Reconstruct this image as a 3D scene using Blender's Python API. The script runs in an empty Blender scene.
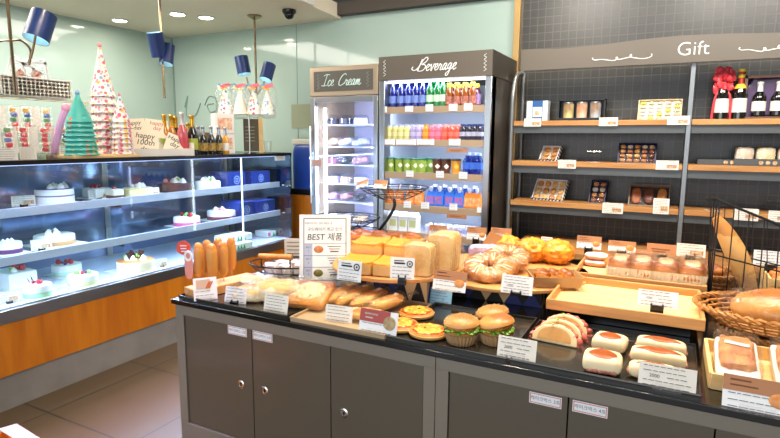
import bpy, math, random
from mathutils import Vector, Matrix, noise
random.seed(7)
PI = math.pi
S = bpy.context.scene
COL = S.collection
R = math.radians

# ------------------------------------------------------------------ camera
FPX, PITCH, YAW, ROLL, CH = 542.62, R(8.321), R(27.319), R(0.405), 1.4
cp, sp, cy, sy = math.cos(PITCH), math.sin(PITCH), math.cos(YAW), math.sin(YAW)
FW = Vector((-sy*cp, cy*cp, -sp)); r0 = Vector((cy, sy, 0)); u0 = r0.cross(FW)
RT = r0*math.cos(ROLL) + u0*math.sin(ROLL); UP = -r0*math.sin(ROLL) + u0*math.cos(ROLL)
CAM = Vector((0, 0, CH))
cd = bpy.data.cameras.new('camera'); cam = bpy.data.objects.new('camera', cd); COL.objects.link(cam)
cd.sensor_width = 36; cd.lens = 36*FPX/780; cd.clip_start = .05
cam.matrix_world = Matrix((( RT.x, UP.x, -FW.x, 0), (RT.y, UP.y, -FW.y, 0), (RT.z, UP.z, -FW.z, CH), (0, 0, 0, 1)))
S.camera = cam
def at(x, y, ax, v):
    "the point of a real surface (plane ax = v) that a photo pixel looks at"
    d = (x-390)*RT - (y-219)*UP + FPX*FW
    k = 'xyz'.index(ax); t = (v-CAM[k])/d[k]
    return CAM + d*t
def scale_at(p): return (Vector(p)-CAM).dot(FW)/FPX     # metres per pixel

# ------------------------------------------------------------------ materials
MATS = {}
def lin(c):
    if isinstance(c, str):
        c = [int(c[i:i+2], 16)/255 for i in (0, 2, 4)]
        c = [(v/12.92 if v <= .04045 else ((v+.055)/1.055)**2.4) for v in c]
    return (c[0], c[1], c[2], 1)
def newmat(name):
    m = bpy.data.materials.new(name); m.use_nodes = True
    nt = m.node_tree; b = nt.nodes['Principled BSDF']; MATS[name] = m
    return m, nt, b
def node(nt, t, **k):
    n = nt.nodes.new(t)
    for a, v in k.items():
        if a.startswith('i_'): n.inputs[a[2:].replace('_', ' ')].default_value = v
        else: setattr(n, a, v)
    return n
def mat(name, col, rough=.5, metal=0, emis=0, spec=.5, var=0, vscale=20, bump=0, coat=0, trans=0, stretch=None, col2=None, sss=0):
    if name in MATS: return MATS[name]
    m, nt, b = newmat(name)
    c = lin(col); b.inputs['Base Color'].default_value = c
    b.inputs['Roughness'].default_value = rough; b.inputs['Metallic'].default_value = metal
    b.inputs['Specular IOR Level'].default_value = spec
    if coat: b.inputs['Coat Weight'].default_value = coat; b.inputs['Coat Roughness'].default_value = .08
    if trans: b.inputs['Transmission Weight'].default_value = trans
    if sss: b.inputs['Subsurface Weight'].default_value = sss; b.inputs['Subsurface Radius'].default_value = (.02, .01, .005); b.inputs['Subsurface Scale'].default_value = .3
    if emis: b.inputs['Emission Color'].default_value = c; b.inputs['Emission Strength'].default_value = emis
    if var or bump or col2:
        tc = node(nt, 'ShaderNodeTexCoord'); src = tc.outputs['Object']
        if stretch:
            mp = node(nt, 'ShaderNodeMapping'); mp.inputs['Scale'].default_value = stretch
            nt.links.new(src, mp.inputs[0]); src = mp.outputs[0]
        n = node(nt, 'ShaderNodeTexNoise', i_Scale=vscale, i_Detail=5.0); nt.links.new(src, n.inputs['Vector'])
        if var or col2:
            r = node(nt, 'ShaderNodeValToRGB')
            a, d = (lin(col2), c) if col2 else ([v*(1-var) for v in c[:3]]+[1], [min(1, v*(1+var)) for v in c[:3]]+[1])
            r.color_ramp.elements[0].position = .35; r.color_ramp.elements[1].position = .65
            r.color_ramp.elements[0].color = a; r.color_ramp.elements[1].color = d
            nt.links.new(n.outputs[0], r.inputs[0]); nt.links.new(r.outputs[0], b.inputs['Base Color'])
        if bump:
            bp = node(nt, 'ShaderNodeBump', i_Strength=bump, i_Distance=.004)
            nt.links.new(n.outputs[0], bp.inputs['Height']); nt.links.new(bp.outputs[0], b.inputs['Normal'])
    return m
def wood(name, c1, c2, stretch=(2, 30, 30), vscale=2, rough=.45):
    return mat(name, c2, rough, col2=c1, vscale=vscale, stretch=stretch)
def crust(name, side, top, dark, lo=.35, hi=.75, scale=25, amount=.35, rough=.45, bump=.6):
    "baked dough: pale at the bottom of the thing, toasted on its top"
    if name in MATS: return MATS[name]
    m, nt, b = newmat(name); b.inputs['Roughness'].default_value = rough
    tc = node(nt, 'ShaderNodeTexCoord'); sx = node(nt, 'ShaderNodeSeparateXYZ'); nt.links.new(tc.outputs['Generated'], sx.inputs[0])
    n = node(nt, 'ShaderNodeTexNoise', i_Scale=scale, i_Detail=6.0); nt.links.new(tc.outputs['Object'], n.inputs['Vector'])
    ma = node(nt, 'ShaderNodeMath', operation='MULTIPLY_ADD'); ma.inputs[1].default_value = amount
    nt.links.new(n.outputs[0], ma.inputs[0]); nt.links.new(sx.outputs[2], ma.inputs[2])
    lo, hi = lo+amount*.5, min(.98, hi+amount*.5)
    r = node(nt, 'ShaderNodeValToRGB'); e = r.color_ramp.elements
    e[0].position = lo; e[0].color = lin(side); e[1].position = hi; e[1].color = lin(top)
    k = e.new(min(1, hi+.3)); k.color = lin(dark)
    nt.links.new(ma.outputs[0], r.inputs[0]); nt.links.new(r.outputs[0], b.inputs['Base Color'])
    bp = node(nt, 'ShaderNodeBump', i_Strength=bump, i_Distance=.003)
    nt.links.new(n.outputs[0], bp.inputs['Height']); nt.links.new(bp.outputs[0], b.inputs['Normal'])
    return m
def spots(name, base, cols, scale=60, size=.35, rough=.4, soft=.03, rnd=1.0):
    "flat ground with scattered round flecks in several colours"
    if name in MATS: return MATS[name]
    m, nt, b = newmat(name); b.inputs['Roughness'].default_value = rough
    tc = node(nt, 'ShaderNodeTexCoord')
    v = node(nt, 'ShaderNodeTexVoronoi', i_Scale=scale, i_Randomness=rnd); nt.links.new(tc.outputs['Object'], v.inputs['Vector'])
    sx = node(nt, 'ShaderNodeSeparateColor'); nt.links.new(v.outputs['Color'], sx.inputs[0])
    r = node(nt, 'ShaderNodeValToRGB'); r.color_ramp.interpolation = 'CONSTANT'; e = r.color_ramp.elements
    for i, c in enumerate(cols):
        k = e[i] if i < 2 else e.new(i/len(cols)); k.position = i/len(cols); k.color = lin(c)
    nt.links.new(sx.outputs[0], r.inputs[0])
    mr = node(nt, 'ShaderNodeMapRange'); mr.inputs[1].default_value = size-soft; mr.inputs[2].default_value = size+soft
    mr.inputs[3].default_value = 0; mr.inputs[4].default_value = 1; nt.links.new(v.outputs['Distance'], mr.inputs[0])
    mx = node(nt, 'ShaderNodeMix', data_type='RGBA'); nt.links.new(mr.outputs[0], mx.inputs[0])
    nt.links.new(r.outputs[0], mx.inputs[6]); mx.inputs[7].default_value = lin(base); nt.links.new(mx.outputs[2], b.inputs['Base Color'])
    return m
def glass(name, tint='ffffff', refl=.12, rough=.02, bump=0, scale=40, fres=True, dirt=0):
    "thin clear sheet: mostly see-through, mirror-like by angle"
    if name in MATS: return MATS[name]
    m, nt, b = newmat(name); nt.nodes.remove(b); out = nt.nodes['Material Output']
    t = node(nt, 'ShaderNodeBsdfTransparent'); t.inputs[0].default_value = lin(tint)
    g = node(nt, 'ShaderNodeBsdfGlossy'); g.inputs['Roughness'].default_value = rough
    mx = node(nt, 'ShaderNodeMixShader'); lw = node(nt, 'ShaderNodeLayerWeight')
    pw_ = node(nt, 'ShaderNodeMath', operation='POWER'); pw_.inputs[1].default_value = 4.5; nt.links.new(lw.outputs['Facing'], pw_.inputs[0])
    ad = node(nt, 'ShaderNodeMath', operation='MULTIPLY_ADD'); ad.inputs[1].default_value = .8-refl; ad.inputs[2].default_value = refl; nt.links.new(pw_.outputs[0], ad.inputs[0])
    fac = ad.outputs[0]
    if bump:
        tc = node(nt, 'ShaderNodeTexCoord')
        n = node(nt, 'ShaderNodeTexNoise', i_Scale=scale, i_Detail=2.0, i_Distortion=1.5); nt.links.new(tc.outputs['Object'], n.inputs['Vector'])
        bp = node(nt, 'ShaderNodeBump', i_Strength=bump, i_Distance=.02)
        nt.links.new(n.outputs[0], bp.inputs['Height']); nt.links.new(bp.outputs[0], g.inputs['Normal']); nt.links.new(bp.outputs[0], lw.inputs['Normal'])
    nt.links.new(fac, mx.inputs[0]); nt.links.new(t.outputs[0], mx.inputs[1]); nt.links.new(g.outputs[0], mx.inputs[2])
    nt.links.new(mx.outputs[0], out.inputs[0])
    return m
def tiles(name, tile, grout, sx, sy, gap, rough=.3, axes='XZ', off=(0, 0), var=.12, gbump=.3):
    m, nt, b = newmat(name); b.inputs['Roughness'].default_value = rough
    ge = node(nt, 'ShaderNodeNewGeometry'); s = node(nt, 'ShaderNodeSeparateXYZ'); nt.links.new(ge.outputs['Position'], s.inputs[0])
    cb = node(nt, 'ShaderNodeCombineXYZ')
    for i, a in enumerate(axes):
        ad = node(nt, 'ShaderNodeMath', operation='ADD'); ad.inputs[1].default_value = off[i]+50*(sx, sy)[i]
        nt.links.new(s.outputs['XYZ'.index(a)], ad.inputs[0]); nt.links.new(ad.outputs[0], cb.inputs[i])
    br = node(nt, 'ShaderNodeTexBrick'); br.offset = 0; br.squash = 1
    br.inputs['Scale'].default_value = 1; br.inputs['Brick Width'].default_value = sx; br.inputs['Row Height'].default_value = sy
    br.inputs['Mortar Size'].default_value = gap; br.inputs['Mortar Smooth'].default_value = .1
    c = lin(tile)
    br.inputs['Color1'].default_value = [v*(1-var) for v in c[:3]]+[1]; br.inputs['Color2'].default_value = [v*(1+var) for v in c[:3]]+[1]
    br.inputs['Mortar'].default_value = lin(grout); nt.links.new(cb.outputs[0], br.inputs['Vector'])
    n = node(nt, 'ShaderNodeTexNoise', i_Scale=6.0, i_Detail=6.0); nt.links.new(ge.outputs['Position'], n.inputs['Vector'])
    mx = node(nt, 'ShaderNodeMix', data_type='RGBA', blend_type='MULTIPLY'); mx.inputs[0].default_value = .25
    nt.links.new(br.outputs[0], mx.inputs[6]); nt.links.new(n.outputs[0], mx.inputs[7]); nt.links.new(mx.outputs[2], b.inputs['Base Color'])
    bp = node(nt, 'ShaderNodeBump', i_Strength=gbump, i_Distance=.002, invert=True)
    nt.links.new(br.outputs['Fac'], bp.inputs['Height']); nt.links.new(bp.outputs[0], b.inputs['Normal'])
    return m

# ------------------------------------------------------------------ mesh building
class MB:
    def __init__(s): s.v = []; s.f = []; s.m = []; s.mats = []; s.M = Matrix.Identity(4)
    def mi(s, m):
        if m not in s.mats: s.mats.append(m)
        return s.mats.index(m)
    def add(s, vs, fs, m):
        k = len(s.v); s.v += [tuple(s.M @ Vector(p)) for p in vs]; i = s.mi(m)
        for f in fs: s.f.append([a+k for a in f]); s.m.append(i)
        return s
    def box(s, c, d, m, rz=0, rx=0, ry=0):
        T = Matrix.Translation(c) @ Matrix.Rotation(rz, 4, 'Z') @ Matrix.Rotation(ry, 4, 'Y') @ Matrix.Rotation(rx, 4, 'X')
        x, y, z = d[0]/2, d[1]/2, d[2]/2
        vs = [T @ Vector(p) for p in ((-x,-y,-z),(x,-y,-z),(x,y,-z),(-x,y,-z),(-x,-y,z),(x,-y,z),(x,y,z),(-x,y,z))]
        return s.add(vs, [(0,3,2,1),(4,5,6,7),(0,1,5,4),(1,2,6,5),(2,3,7,6),(3,0,4,7)], m)
    def span(s, a, b, m):
        return s.box([(a[i]+b[i])/2 for i in range(3)], [abs(b[i]-a[i]) for i in range(3)], m)
    def hexa(s, low, up, m):
        "eight corners: four below, four above, anticlockwise"
        return s.add(list(low)+list(up), [(0,3,2,1),(4,5,6,7),(0,1,5,4),(1,2,6,5),(2,3,7,6),(3,0,4,7)], m)
    def lathe(s, prof, m, seg=16, c=(0,0,0), T=None, sx=1, sy=1, cap=True):
        T = Matrix.Translation(c) @ (T or Matrix.Identity(4)); vs = []; fs = []
        for r, z in prof:
            for i in range(seg):
                a = 2*PI*i/seg; vs.append(T @ Vector((r*math.cos(a)*sx, r*math.sin(a)*sy, z)))
        for j in range(len(prof)-1):
            for i in range(seg):
                a, b2 = j*seg+i, j*seg+(i+1) % seg; fs.append((a, b2, b2+seg, a+seg))
        if cap:
            if prof[0][0] > 1e-5: fs.append(tuple(range(seg-1, -1, -1)))
            if prof[-1][0] > 1e-5: fs.append(tuple(range((len(prof)-1)*seg, len(prof)*seg)))
        return s.add(vs, fs, m)
    def tube(s, pts, r, m, seg=6, closed=False, rs=None):
        pts = [Vector(p) for p in pts]; n = len(pts); vs = []; fs = []; prev = None
        for i, p in enumerate(pts):
            if closed: d = pts[(i+1) % n]-pts[i-1]
            else: d = pts[min(i+1, n-1)]-pts[max(i-1, 0)]
            d.normalize()
            if prev is None:
                a = Vector((0,0,1)) if abs(d.z) < .9 else Vector((1,0,0)); u = d.cross(a).normalized()
            else: u = (prev-d*prev.dot(d)).normalized()
            prev = u; w = d.cross(u); rr = rs[i] if rs else r
            for k in range(seg):
                a = 2*PI*k/seg; vs.append(p+(u*math.cos(a)+w*math.sin(a))*rr)
        for j in range(n if closed else n-1):
            for k in range(seg):
                a, b2 = j*seg+k, j*seg+(k+1) % seg; q = ((j+1) % n)*seg
                fs.append((a, b2, q+(k+1) % seg, q+k))
        if not closed: fs.append(tuple(range(seg-1, -1, -1))); fs.append(tuple(range((n-1)*seg, n*seg)))
        return s.add(vs, fs, m)
    def prism(s, out, t, m, T=None, z0=0):
        T = T or Matrix.Identity(4); n = len(out)
        vs = [T @ Vector((x, y, z0)) for x, y in out]+[T @ Vector((x, y, z0+t)) for x, y in out]
        return s.add(vs, [tuple(range(n-1, -1, -1)), tuple(range(n, 2*n))]+[(i, (i+1) % n, (i+1) % n+n, i+n) for i in range(n)], m)
    def blob(s, c, d, m, e=1.0, ez=None, nz=0, ns=8, seg=20, rings=12, flat=None, rz=0, rx=0, ry=0, seed=0, fn=None):
        "a rounded lump; e<1 boxier; flat: cut level (share of the half height) of its underside"
        T = Matrix.Translation(c) @ Matrix.Rotation(rz, 4, 'Z') @ Matrix.Rotation(ry, 4, 'Y') @ Matrix.Rotation(rx, 4, 'X'); ez = ez or e
        pw = lambda x, q: math.copysign(abs(x)**q, x); vs = []; fs = []
        off = Vector((seed*3.1, seed*1.7, seed))
        def P(th, ph):
            x = pw(math.cos(th), ez)*pw(math.cos(ph), e); y = pw(math.cos(th), ez)*pw(math.sin(ph), e); z = pw(math.sin(th), ez)
            if fn: x, y, z = fn(x, y, z)
            if flat is not None: z = max(z, -flat)
            p = Vector((x*d[0]/2, y*d[1]/2, z*d[2]/2))
            if nz: p *= 1+nz*noise.noise(p*ns*10+off)
            return T @ p
        vs.append(P(-PI/2, 0))
        for j in range(1, rings):
            for i in range(seg): vs.append(P(-PI/2+PI*j/rings, 2*PI*i/seg))
        vs.append(P(PI/2, 0)); L = len(vs)-1
        for i in range(seg): fs.append((0, 1+(i+1) % seg, 1+i)); fs.append((L, L-seg+i, L-seg+(i+1) % seg))
        for j in range(rings-2):
            for i in range(seg):
                a, b2 = 1+j*seg+i, 1+j*seg+(i+1) % seg; fs.append((a, b2, b2+seg, a+seg))
        return s.add(vs, fs, m)
    def text(s, st, size, m, T, font=None, align='CENTER', ext=.0004, thin=0):
        key = (st, align); g = TXT.get(key)
        if g is None:
            cu = bpy.data.curves.new('t', 'FONT'); cu.body = st; cu.size = 1; cu.align_x = align; cu.align_y = 'CENTER'; cu.resolution_u = 4; cu.offset = -thin
            o = bpy.data.objects.new('t', cu); me = bpy.data.meshes.new_from_object(o)
            g = ([v.co.copy() for v in me.vertices], [tuple(p.vertices) for p in me.polygons])
            bpy.data.objects.remove(o); bpy.data.curves.remove(cu); bpy.data.meshes.remove(me); TXT[key] = g
        return s.add([T @ Vector((v.x*size, v.y*size, ext)) for v in g[0]], g[1], m)
    def build(s, name, parent=None, smooth=True, bevel=0, kind=None, label=None, sub=0, angle=38):
        me = bpy.data.meshes.new(name); me.from_pydata(s.v, [], s.f); me.update()
        for m in s.mats: me.materials.append(m)
        me.polygons.foreach_set('material_index', s.m)
        if smooth:
            me.polygons.foreach_set('use_smooth', [True]*len(s.f)); me.set_sharp_from_angle(angle=R(angle))
        o = bpy.data.objects.new(name, me); COL.objects.link(o)
        if parent: o.parent = parent
        if bevel:
            b = o.modifiers.new('soft edges', 'BEVEL'); b.width = bevel; b.segments = 2; b.limit_method = 'ANGLE'; b.angle_limit = R(50)
        if sub: b = o.modifiers.new('smooth', 'SUBSURF'); b.levels = b.render_levels = sub
        if kind: o['kind'] = kind
        if label: o['label'] = label
        return o
TXT = {}
def thing(name, label, cat, loc=(0,0,0), rz=0, group=None):
    o = bpy.data.objects.new(name, None); COL.objects.link(o); o.empty_display_size = .05
    o.location = loc; o.rotation_euler = (0, 0, rz); o['label'] = label; o['category'] = cat
    if group: o['group'] = group
    return o
def tag(o, label, cat, group=None, loc=None, rz=None):
    o['label'] = label; o['category'] = cat
    if group: o['group'] = group
    if loc is not None: o.location = loc
    if rz is not None: o.rotation_euler = (0, 0, rz)
    return o
KIDS = {}
def dup(root, loc, rz=0, label=None, group=None):
    r = root.copy(); COL.objects.link(r); r.location = loc; r.rotation_euler = (0, 0, rz)
    if label: r['label'] = label
    if group: r['group'] = group
    if root not in KIDS: KIDS[root] = [(c, list(c.children)) for c in root.children]
    for ch, gs in KIDS[root]:
        c = ch.copy(); COL.objects.link(c); c.parent = r
        for g in gs: d = g.copy(); COL.objects.link(d); d.parent = c
    return r
class Kind:
    "the first placing moves the original, later ones copy it"
    def __init__(s, make): s.o = None; s.make = make; s.used = False
    def put(s, loc, rz=0, label=None, group=None):
        if s.o is None:
            s.o = s.make(); s.o.location = loc; s.o.rotation_euler = (0, 0, rz)
            if label: s.o['label'] = label
            if group: s.o['group'] = group
            return s.o
        return dup(s.o, loc, rz, label, group)
def smooth_path(pts, n=6, closed=False):
    P = [Vector(p) for p in pts]; out = []; L = len(P)
    for i in range(L if closed else L-1):
        if closed: a, b, c, d = P[i-1], P[i], P[(i+1) % L], P[(i+2) % L]
        else: a, b, c, d = P[max(i-1, 0)], P[i], P[i+1], P[min(i+2, L-1)]
        for k in range(n):
            t = k/n; out.append(.5*((2*b)+(c-a)*t+(2*a-5*b+4*c-d)*t*t+(3*b-a-3*c+d)*t**3))
    if not closed: out.append(P[-1])
    return out
RX90 = Matrix.Rotation(PI/2, 4, 'X')     # XY drawing stood up, facing -Y
def face_T(x, y, z): return Matrix.Translation((x, y, z)) @ RX90
def ring(rx, ry, z, n=28, c=(0, 0)): return [(c[0]+rx*math.cos(2*PI*i/n), c[1]+ry*math.sin(2*PI*i/n), z) for i in range(n)]

# ------------------------------------------------------------------ shared materials
steel = mat('brushed steel', 'a9abad', .28, 1, var=.08, vscale=30, stretch=(1, 1, 40))
darksteel = mat('dark steel', '4a443c', .3, .4)
chrome = mat('chrome', 'dddddd', .08, 1)
blackm = mat('black wire', '111111', .4, .3)
blackp = mat('black plastic', '0c0c0d', .25)
trayp = mat('black tray plastic', '2a2824', .2, coat=.4)
white = mat('white paint', 'e8e8e6', .5)
paper = mat('card paper', 'e9e4da', .6)
paperw = mat('white card', 'eef0f2', .55)
ink = mat('ink', '6a645c', .8)
inkb = mat('black ink', '151515', .7)
clear = glass('clear acrylic', refl=.06)
wrap = glass('cellophane', refl=.07, rough=.07, bump=.9, scale=30)
wraps = glass('fine cellophane', refl=.06, rough=.08, bump=.9, scale=70)
pane = glass('glass pane', 'f2fbf8', refl=.06, rough=0)
navy = mat('navy box card', '141a45', .4)
browncard = mat('brown header', 'b07a52', .6)
redcard = mat('red header', 'a84a45', .6)
lightw = wood('light ply', 'e8bc78', 'f0cf94', (2, 20, 20), rough=.5)
shelfw = wood('shelf oak', 'b0763c', 'c49256', (1.5, 25, 25), rough=.45)
shelfm = mat('shelf rail metal', '565a5a', .4, .4)
postm = mat('post metal', '858a8d', .4, .6)
traywood = wood('tray timber', 'c08347', 'd49b5c', (2, 25, 25), rough=.5)
film = glass('thin film', refl=.015, rough=.1, bump=.6, scale=60)
pinkink = mat('pink label border', 'd9705f', .6)
LIST_WHITE = mat('led white', 'dde4ff', .5, emis=3.2)
# ================================================================== the room
def struct(name, mb, **k): return mb.build(name, kind='structure', **k)
ft = tiles('floor tiles', '56432a', '302718', .63, .63, .006, rough=.28, axes='XY', off=(2.755, -1.518), var=.03, gbump=.2)
struct('floor', MB().span((-5.0, -3.2, -.06), (2.6, 4.5, 0), ft))
mint = mat('mint glass paint', 'a9bdb3', .08, spec=.4, coat=.2)
struct('wall_left', MB().span((-4.87, -3.2, 0), (-4.77, 4.3, 3.1), mint))
b = MB().span((-4.87, 4.2, 0), (-1.085, 4.3, 2.46), mint)
struct('wall_back', b)
tw = tiles('mosaic tiles', '33332f', '4f4d47', .056, .056, .003, rough=.36, off=(0, 0), var=.1)
struct('wall_back_tile', MB().span((-1.085, 4.19, 0), (2.6, 4.3, 3.1), tw))
struct('trim_1', MB().span((-1.12, 4.15, 0), (-1.075, 4.19, 3.0), mat('gold trim', 'c9a56a', .3, .8)))
b = MB()
for x in (-3.15,): b.span((x-.002, 4.196, 0), (x+.002, 4.2, 2.44), mat('joint', '7d958b', .5))
b.span((-4.77, 4.19, 0), (-4.755, 4.2, 2.44), MATS['joint'])
struct('trim_2', b)
cream = mat('ceiling cream', 'ece1cc', .8)
ceil = MB().prism([(-4.87, -3.2), (-2.25, -3.2), (-2.62, 3.71), (-2.67, 4.3), (-4.87, 4.3)], .12, cream, z0=2.44)
struct('ceiling', ceil)
fas = MB().hexa([(-2.26, -3.2, 2.445), (-2.245, -3.2, 2.445), (-2.605, 3.71, 2.445), (-2.625, 3.71, 2.445)],
                [(-2.26, -3.2, 2.6), (-2.245, -3.2, 2.6), (-2.605, 3.71, 2.6), (-2.625, 3.71, 2.6)], mat('fascia white', 'e4e2da', .6))
struct('trim_3', fas)
dark = mat('dark ceiling', '3f474b', .7)
struct('ceiling_upper', MB().span((-4.87, -3.2, 3.0), (2.6, 4.3, 3.1), dark))
struct('trim_4', MB().span((-2.7, 4.12, 2.46), (-1.1, 4.3, 2.56), mat('brown beam', '4b433a', .7)))
struct('wall_back_upper', MB().span((-4.77, 4.24, 2.56), (-1.085, 4.3, 3.1), dark))
struct('wall_right', MB().span((2.5, -3.2, 0), (2.6, 4.3, 3.1), mat('grey wall', '6e6a64', .6)))
# the little scroll drawings on the mint glass
b = MB(); sc_m = mat('scroll grey', '7f9a90', .5)
def scroll(x0, z0, w, k):
    pts = [(x0-.1*k, 4.195, z0), (x0, 4.195, z0+.14*k), (x0+.16*k, 4.195, z0+.1*k), (x0+.16*k, 4.195, z0-.08*k), (x0+.02*k, 4.195, z0-.12*k), (x0-.04*k, 4.195, z0), (x0+.1*k, 4.195, z0+.02*k)]
    b.tube(smooth_path(pts, 5), w, sc_m, 5)
p = at(209, 105, 'y', 4.195)
scroll(p.x, p.z, .006, .6); b.tube(smooth_path([(p.x-.35, 4.195, p.z-.02), (p.x-.3, 4.195, p.z+.1), (p.x-.33, 4.195, p.z-.1), (p.x-.2, 4.195, p.z-.1), (p.x-.12, 4.195, p.z+.02)], 5), .006, sc_m, 5)
struct('wall_lettering', b)

# ---- ceiling downlights
dl_m = mat('lamp face', 'fff1d8', .5, emis=28)
def mk_down():
    t = thing('ceiling_light', '', 'ceiling light')
    MB().lathe([(.075, 0), (.075, -.006), (.06, -.008), (.058, 0)], white, 24).build('trim_ring', t)
    MB().lathe([(.056, -.001), (.056, -.003)], dl_m, 24).build('diffuser', t)
    return t
down = Kind(mk_down)
dls = [((-3.80, 3.42, 2.438), 'bright round downlight in the cream ceiling, wall side of the pair'), ((-3.68, 3.62, 2.438), 'bright round downlight in the cream ceiling, fridge side of the pair'),
       ((-4.47, 3.37, 2.438), 'small round downlight alone in the cream ceiling beside the side wall')]
for l, s in dls: down.put(l, 0, s)
for i, l in enumerate([(-3.7, 1.4, 2.438), (-3.7, 1.65, 2.438)]):
    down.put(l, 0, 'round downlight in the cream ceiling above the cake showcase, out of the picture', 'downlights above the cake showcase')
for i, l in enumerate([(-.9, 3.0, 2.998), (-.7, 3.0, 2.998), (.3, 2.6, 2.998), (.5, 2.6, 2.998), (-1.6, 2.2, 2.998), (-1.4, 2.2, 2.998), (-.3, .9, 2.998), (-.1, .9, 2.998)]):
    down.put(l, 0, 'round downlight in the dark upper ceiling above the shop floor', 'downlights in the dark ceiling')
t = thing('security_camera', 'small black dome security camera on the cream ceiling', 'camera', (-2.86, 3.72, 2.44))
MB().lathe([(.055, 0), (.055, -.02), (.045, -.035)], blackp, 20).build('base', t)
MB().blob((0, 0, -.04), (.08, .08, .07), mat('smoked dome', '08080a', .05), seg=20, rings=12).build('dome', t)

# ---- lights
def area(name, loc, size, e, col=(1, 1, 1), rot=(0, 0, 0), sy=None, spread=None):
    l = bpy.data.lights.new(name, 'AREA'); l.energy = e; l.color = col; l.size = size
    if sy: l.shape = 'RECTANGLE'; l.size_y = sy
    if spread: l.spread = R(spread)
    o = bpy.data.objects.new(name, l); COL.objects.link(o); o.location = loc; o.rotation_euler = rot; return o
def spot(name, loc, e, col, size=70, blend=.6, rot=(0, 0, 0), r=.05):
    l = bpy.data.lights.new(name, 'SPOT'); l.energy = e; l.color = col; l.spot_size = R(size); l.spot_blend = blend; l.shadow_soft_size = r
    o = bpy.data.objects.new(name, l); COL.objects.link(o); o.location = loc; o.rotation_euler = rot; return o
W = bpy.data.worlds.new('world'); S.world = W; W.use_nodes = True
bg = W.node_tree.nodes['Background']; bg.inputs[0].default_value = (.86, .93, 1, 1); bg.inputs[1].default_value = .9
warm = (1, .84, .64); neut = (1, .93, .84)
for x, y in ((-.9, 2.5), (.3, 2.2), (-1.5, 1.9), (-.2, 1.3), (-.7, 1.7)): spot('downlight_and_fill', (x, y, 2.95), 55, warm, 95, .8)
spot('downlight_and_fill', (-.75, 3.75, 2.9), 45, warm, 60, .7, rot=(R(12), 0, 0))
for y in (1.7, 2.5, 3.2): spot('downlight_and_fill', (-2.72, y, 2.41), 16, warm, 85, .8, rot=(0, R(28), 0))  # added fill spots to brighten the showcase top, no fixtures here
for x in (-.8, .25, 1.0): area('shelf_fill', (x, 2.5, 2.85), .5, 22, neut, (R(46), 0, 0))  # added fill aimed at the gift shelves, standing in for downlights
area('ceiling_fill', (-3.9, 2.4, 2.42), .8, 36, neut, sy=2.2)  # added fill brightening case top and wall, no panel in this ceiling
area('ceiling_fill', (-2.6, 3.0, 2.9), .5, 6, neut, sy=.5)  # smaller added fill under the upper ceiling, no panel here either
area('window_daylight', (-.6, -2.6, 1.6), 4.5, 46, (.9, .94, 1), (R(80), 0, 0), sy=2.4)
area('aisle_fill', (-2.0, 1.55, 2.9), .85, 15, (.6, .5, 1), sy=2.2, spread=14)  # added overhead lamp that lays the lavender daylight patch on the floor
S.view_settings.view_transform = 'Standard'; S.view_settings.look = 'None'; S.view_settings.gamma = 1; S.view_settings.exposure = .7
S.cycles.transparent_max_bounces = 32; S.cycles.max_bounces = 10; S.cycles.sample_clamp_indirect = 6

# ================================================================== the cake showcase
X0 = -2.955; Y0, Y1 = .35, 3.83; XB = -3.72
sc = thing('cake_showcase', 'long glass refrigerated cake showcase on an orange wooden base', 'display case', (-3.3, 2.1, 0))
O = Vector((3.3, -2.1, 0))
def SB():
    b = MB(); b.M = Matrix.Translation(O); return b
ow = wood('showcase wood', 'b8640c', 'd07c16', (8, 8, .9), 2, .35)
SB().span((XB, Y0, .184), (X0, Y1, .455), ow).build('wood_base', sc)
SB().span((XB, Y0, 0), (X0-.01, Y1, .184), mat('kickboard grey', '918d88', .45, .2, var=.12, vscale=5)).build('kickboard', sc)
SB().span((XB, Y0, .455), (X0+.004, Y1, .525), steel).build('steel_rail', sc, bevel=.003)
wg = mat('showcase white', 'c9cee4', .2)
SB().span((XB+.03, Y0+.01, .50), (X0-.03, Y1-.01, .53), wg).build('deck', sc)
SB().span((X0-.006, Y0, .53), (X0, Y1-.001, 1.262), pane).build('front_glass', sc)
SB().span((XB, Y1-.006, .53), (X0-.008, Y1, 1.262), glass('side pane', '5f7488', refl=.3, rough=.03)).build('side_glass', sc)
SB().span((XB, Y0, 1.264), (X0+.003, Y1+.003, 1.28), glass('dark top glass', '9aa4a8', refl=.12)).build('top_glass', sc)
b = SB(); tf = mat('case trim', '2c2f2f', .3, .6)
b.span((X0-.012, Y0, 1.258), (X0+.006, Y1, 1.282), tf); b.span((XB, Y1-.012, 1.258), (X0, Y1+.006, 1.282), tf)
b.build('top_trim', sc)
SB().span((X0-.014, Y1-.014, .53), (X0+.002, Y1+.002, 1.258), glass('green glass edge', '86a79c', refl=.25)).build('corner_post', sc)
mir = mat('mirror door', '8e9ec6', .08, .6)
for i, (a, c2) in enumerate(((Y0+.02, 1.45), (1.46, 2.6), (2.61, Y1-.02))):
    d = SB().span((XB+.01, a, .53), (XB+.02, c2, 1.25), mir).build('sliding_door', sc)
    b = SB(); b.span((XB+.02, c2-.045, .53), (XB+.035, c2, 1.25), steel); b.build('door_stile', d)
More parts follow.
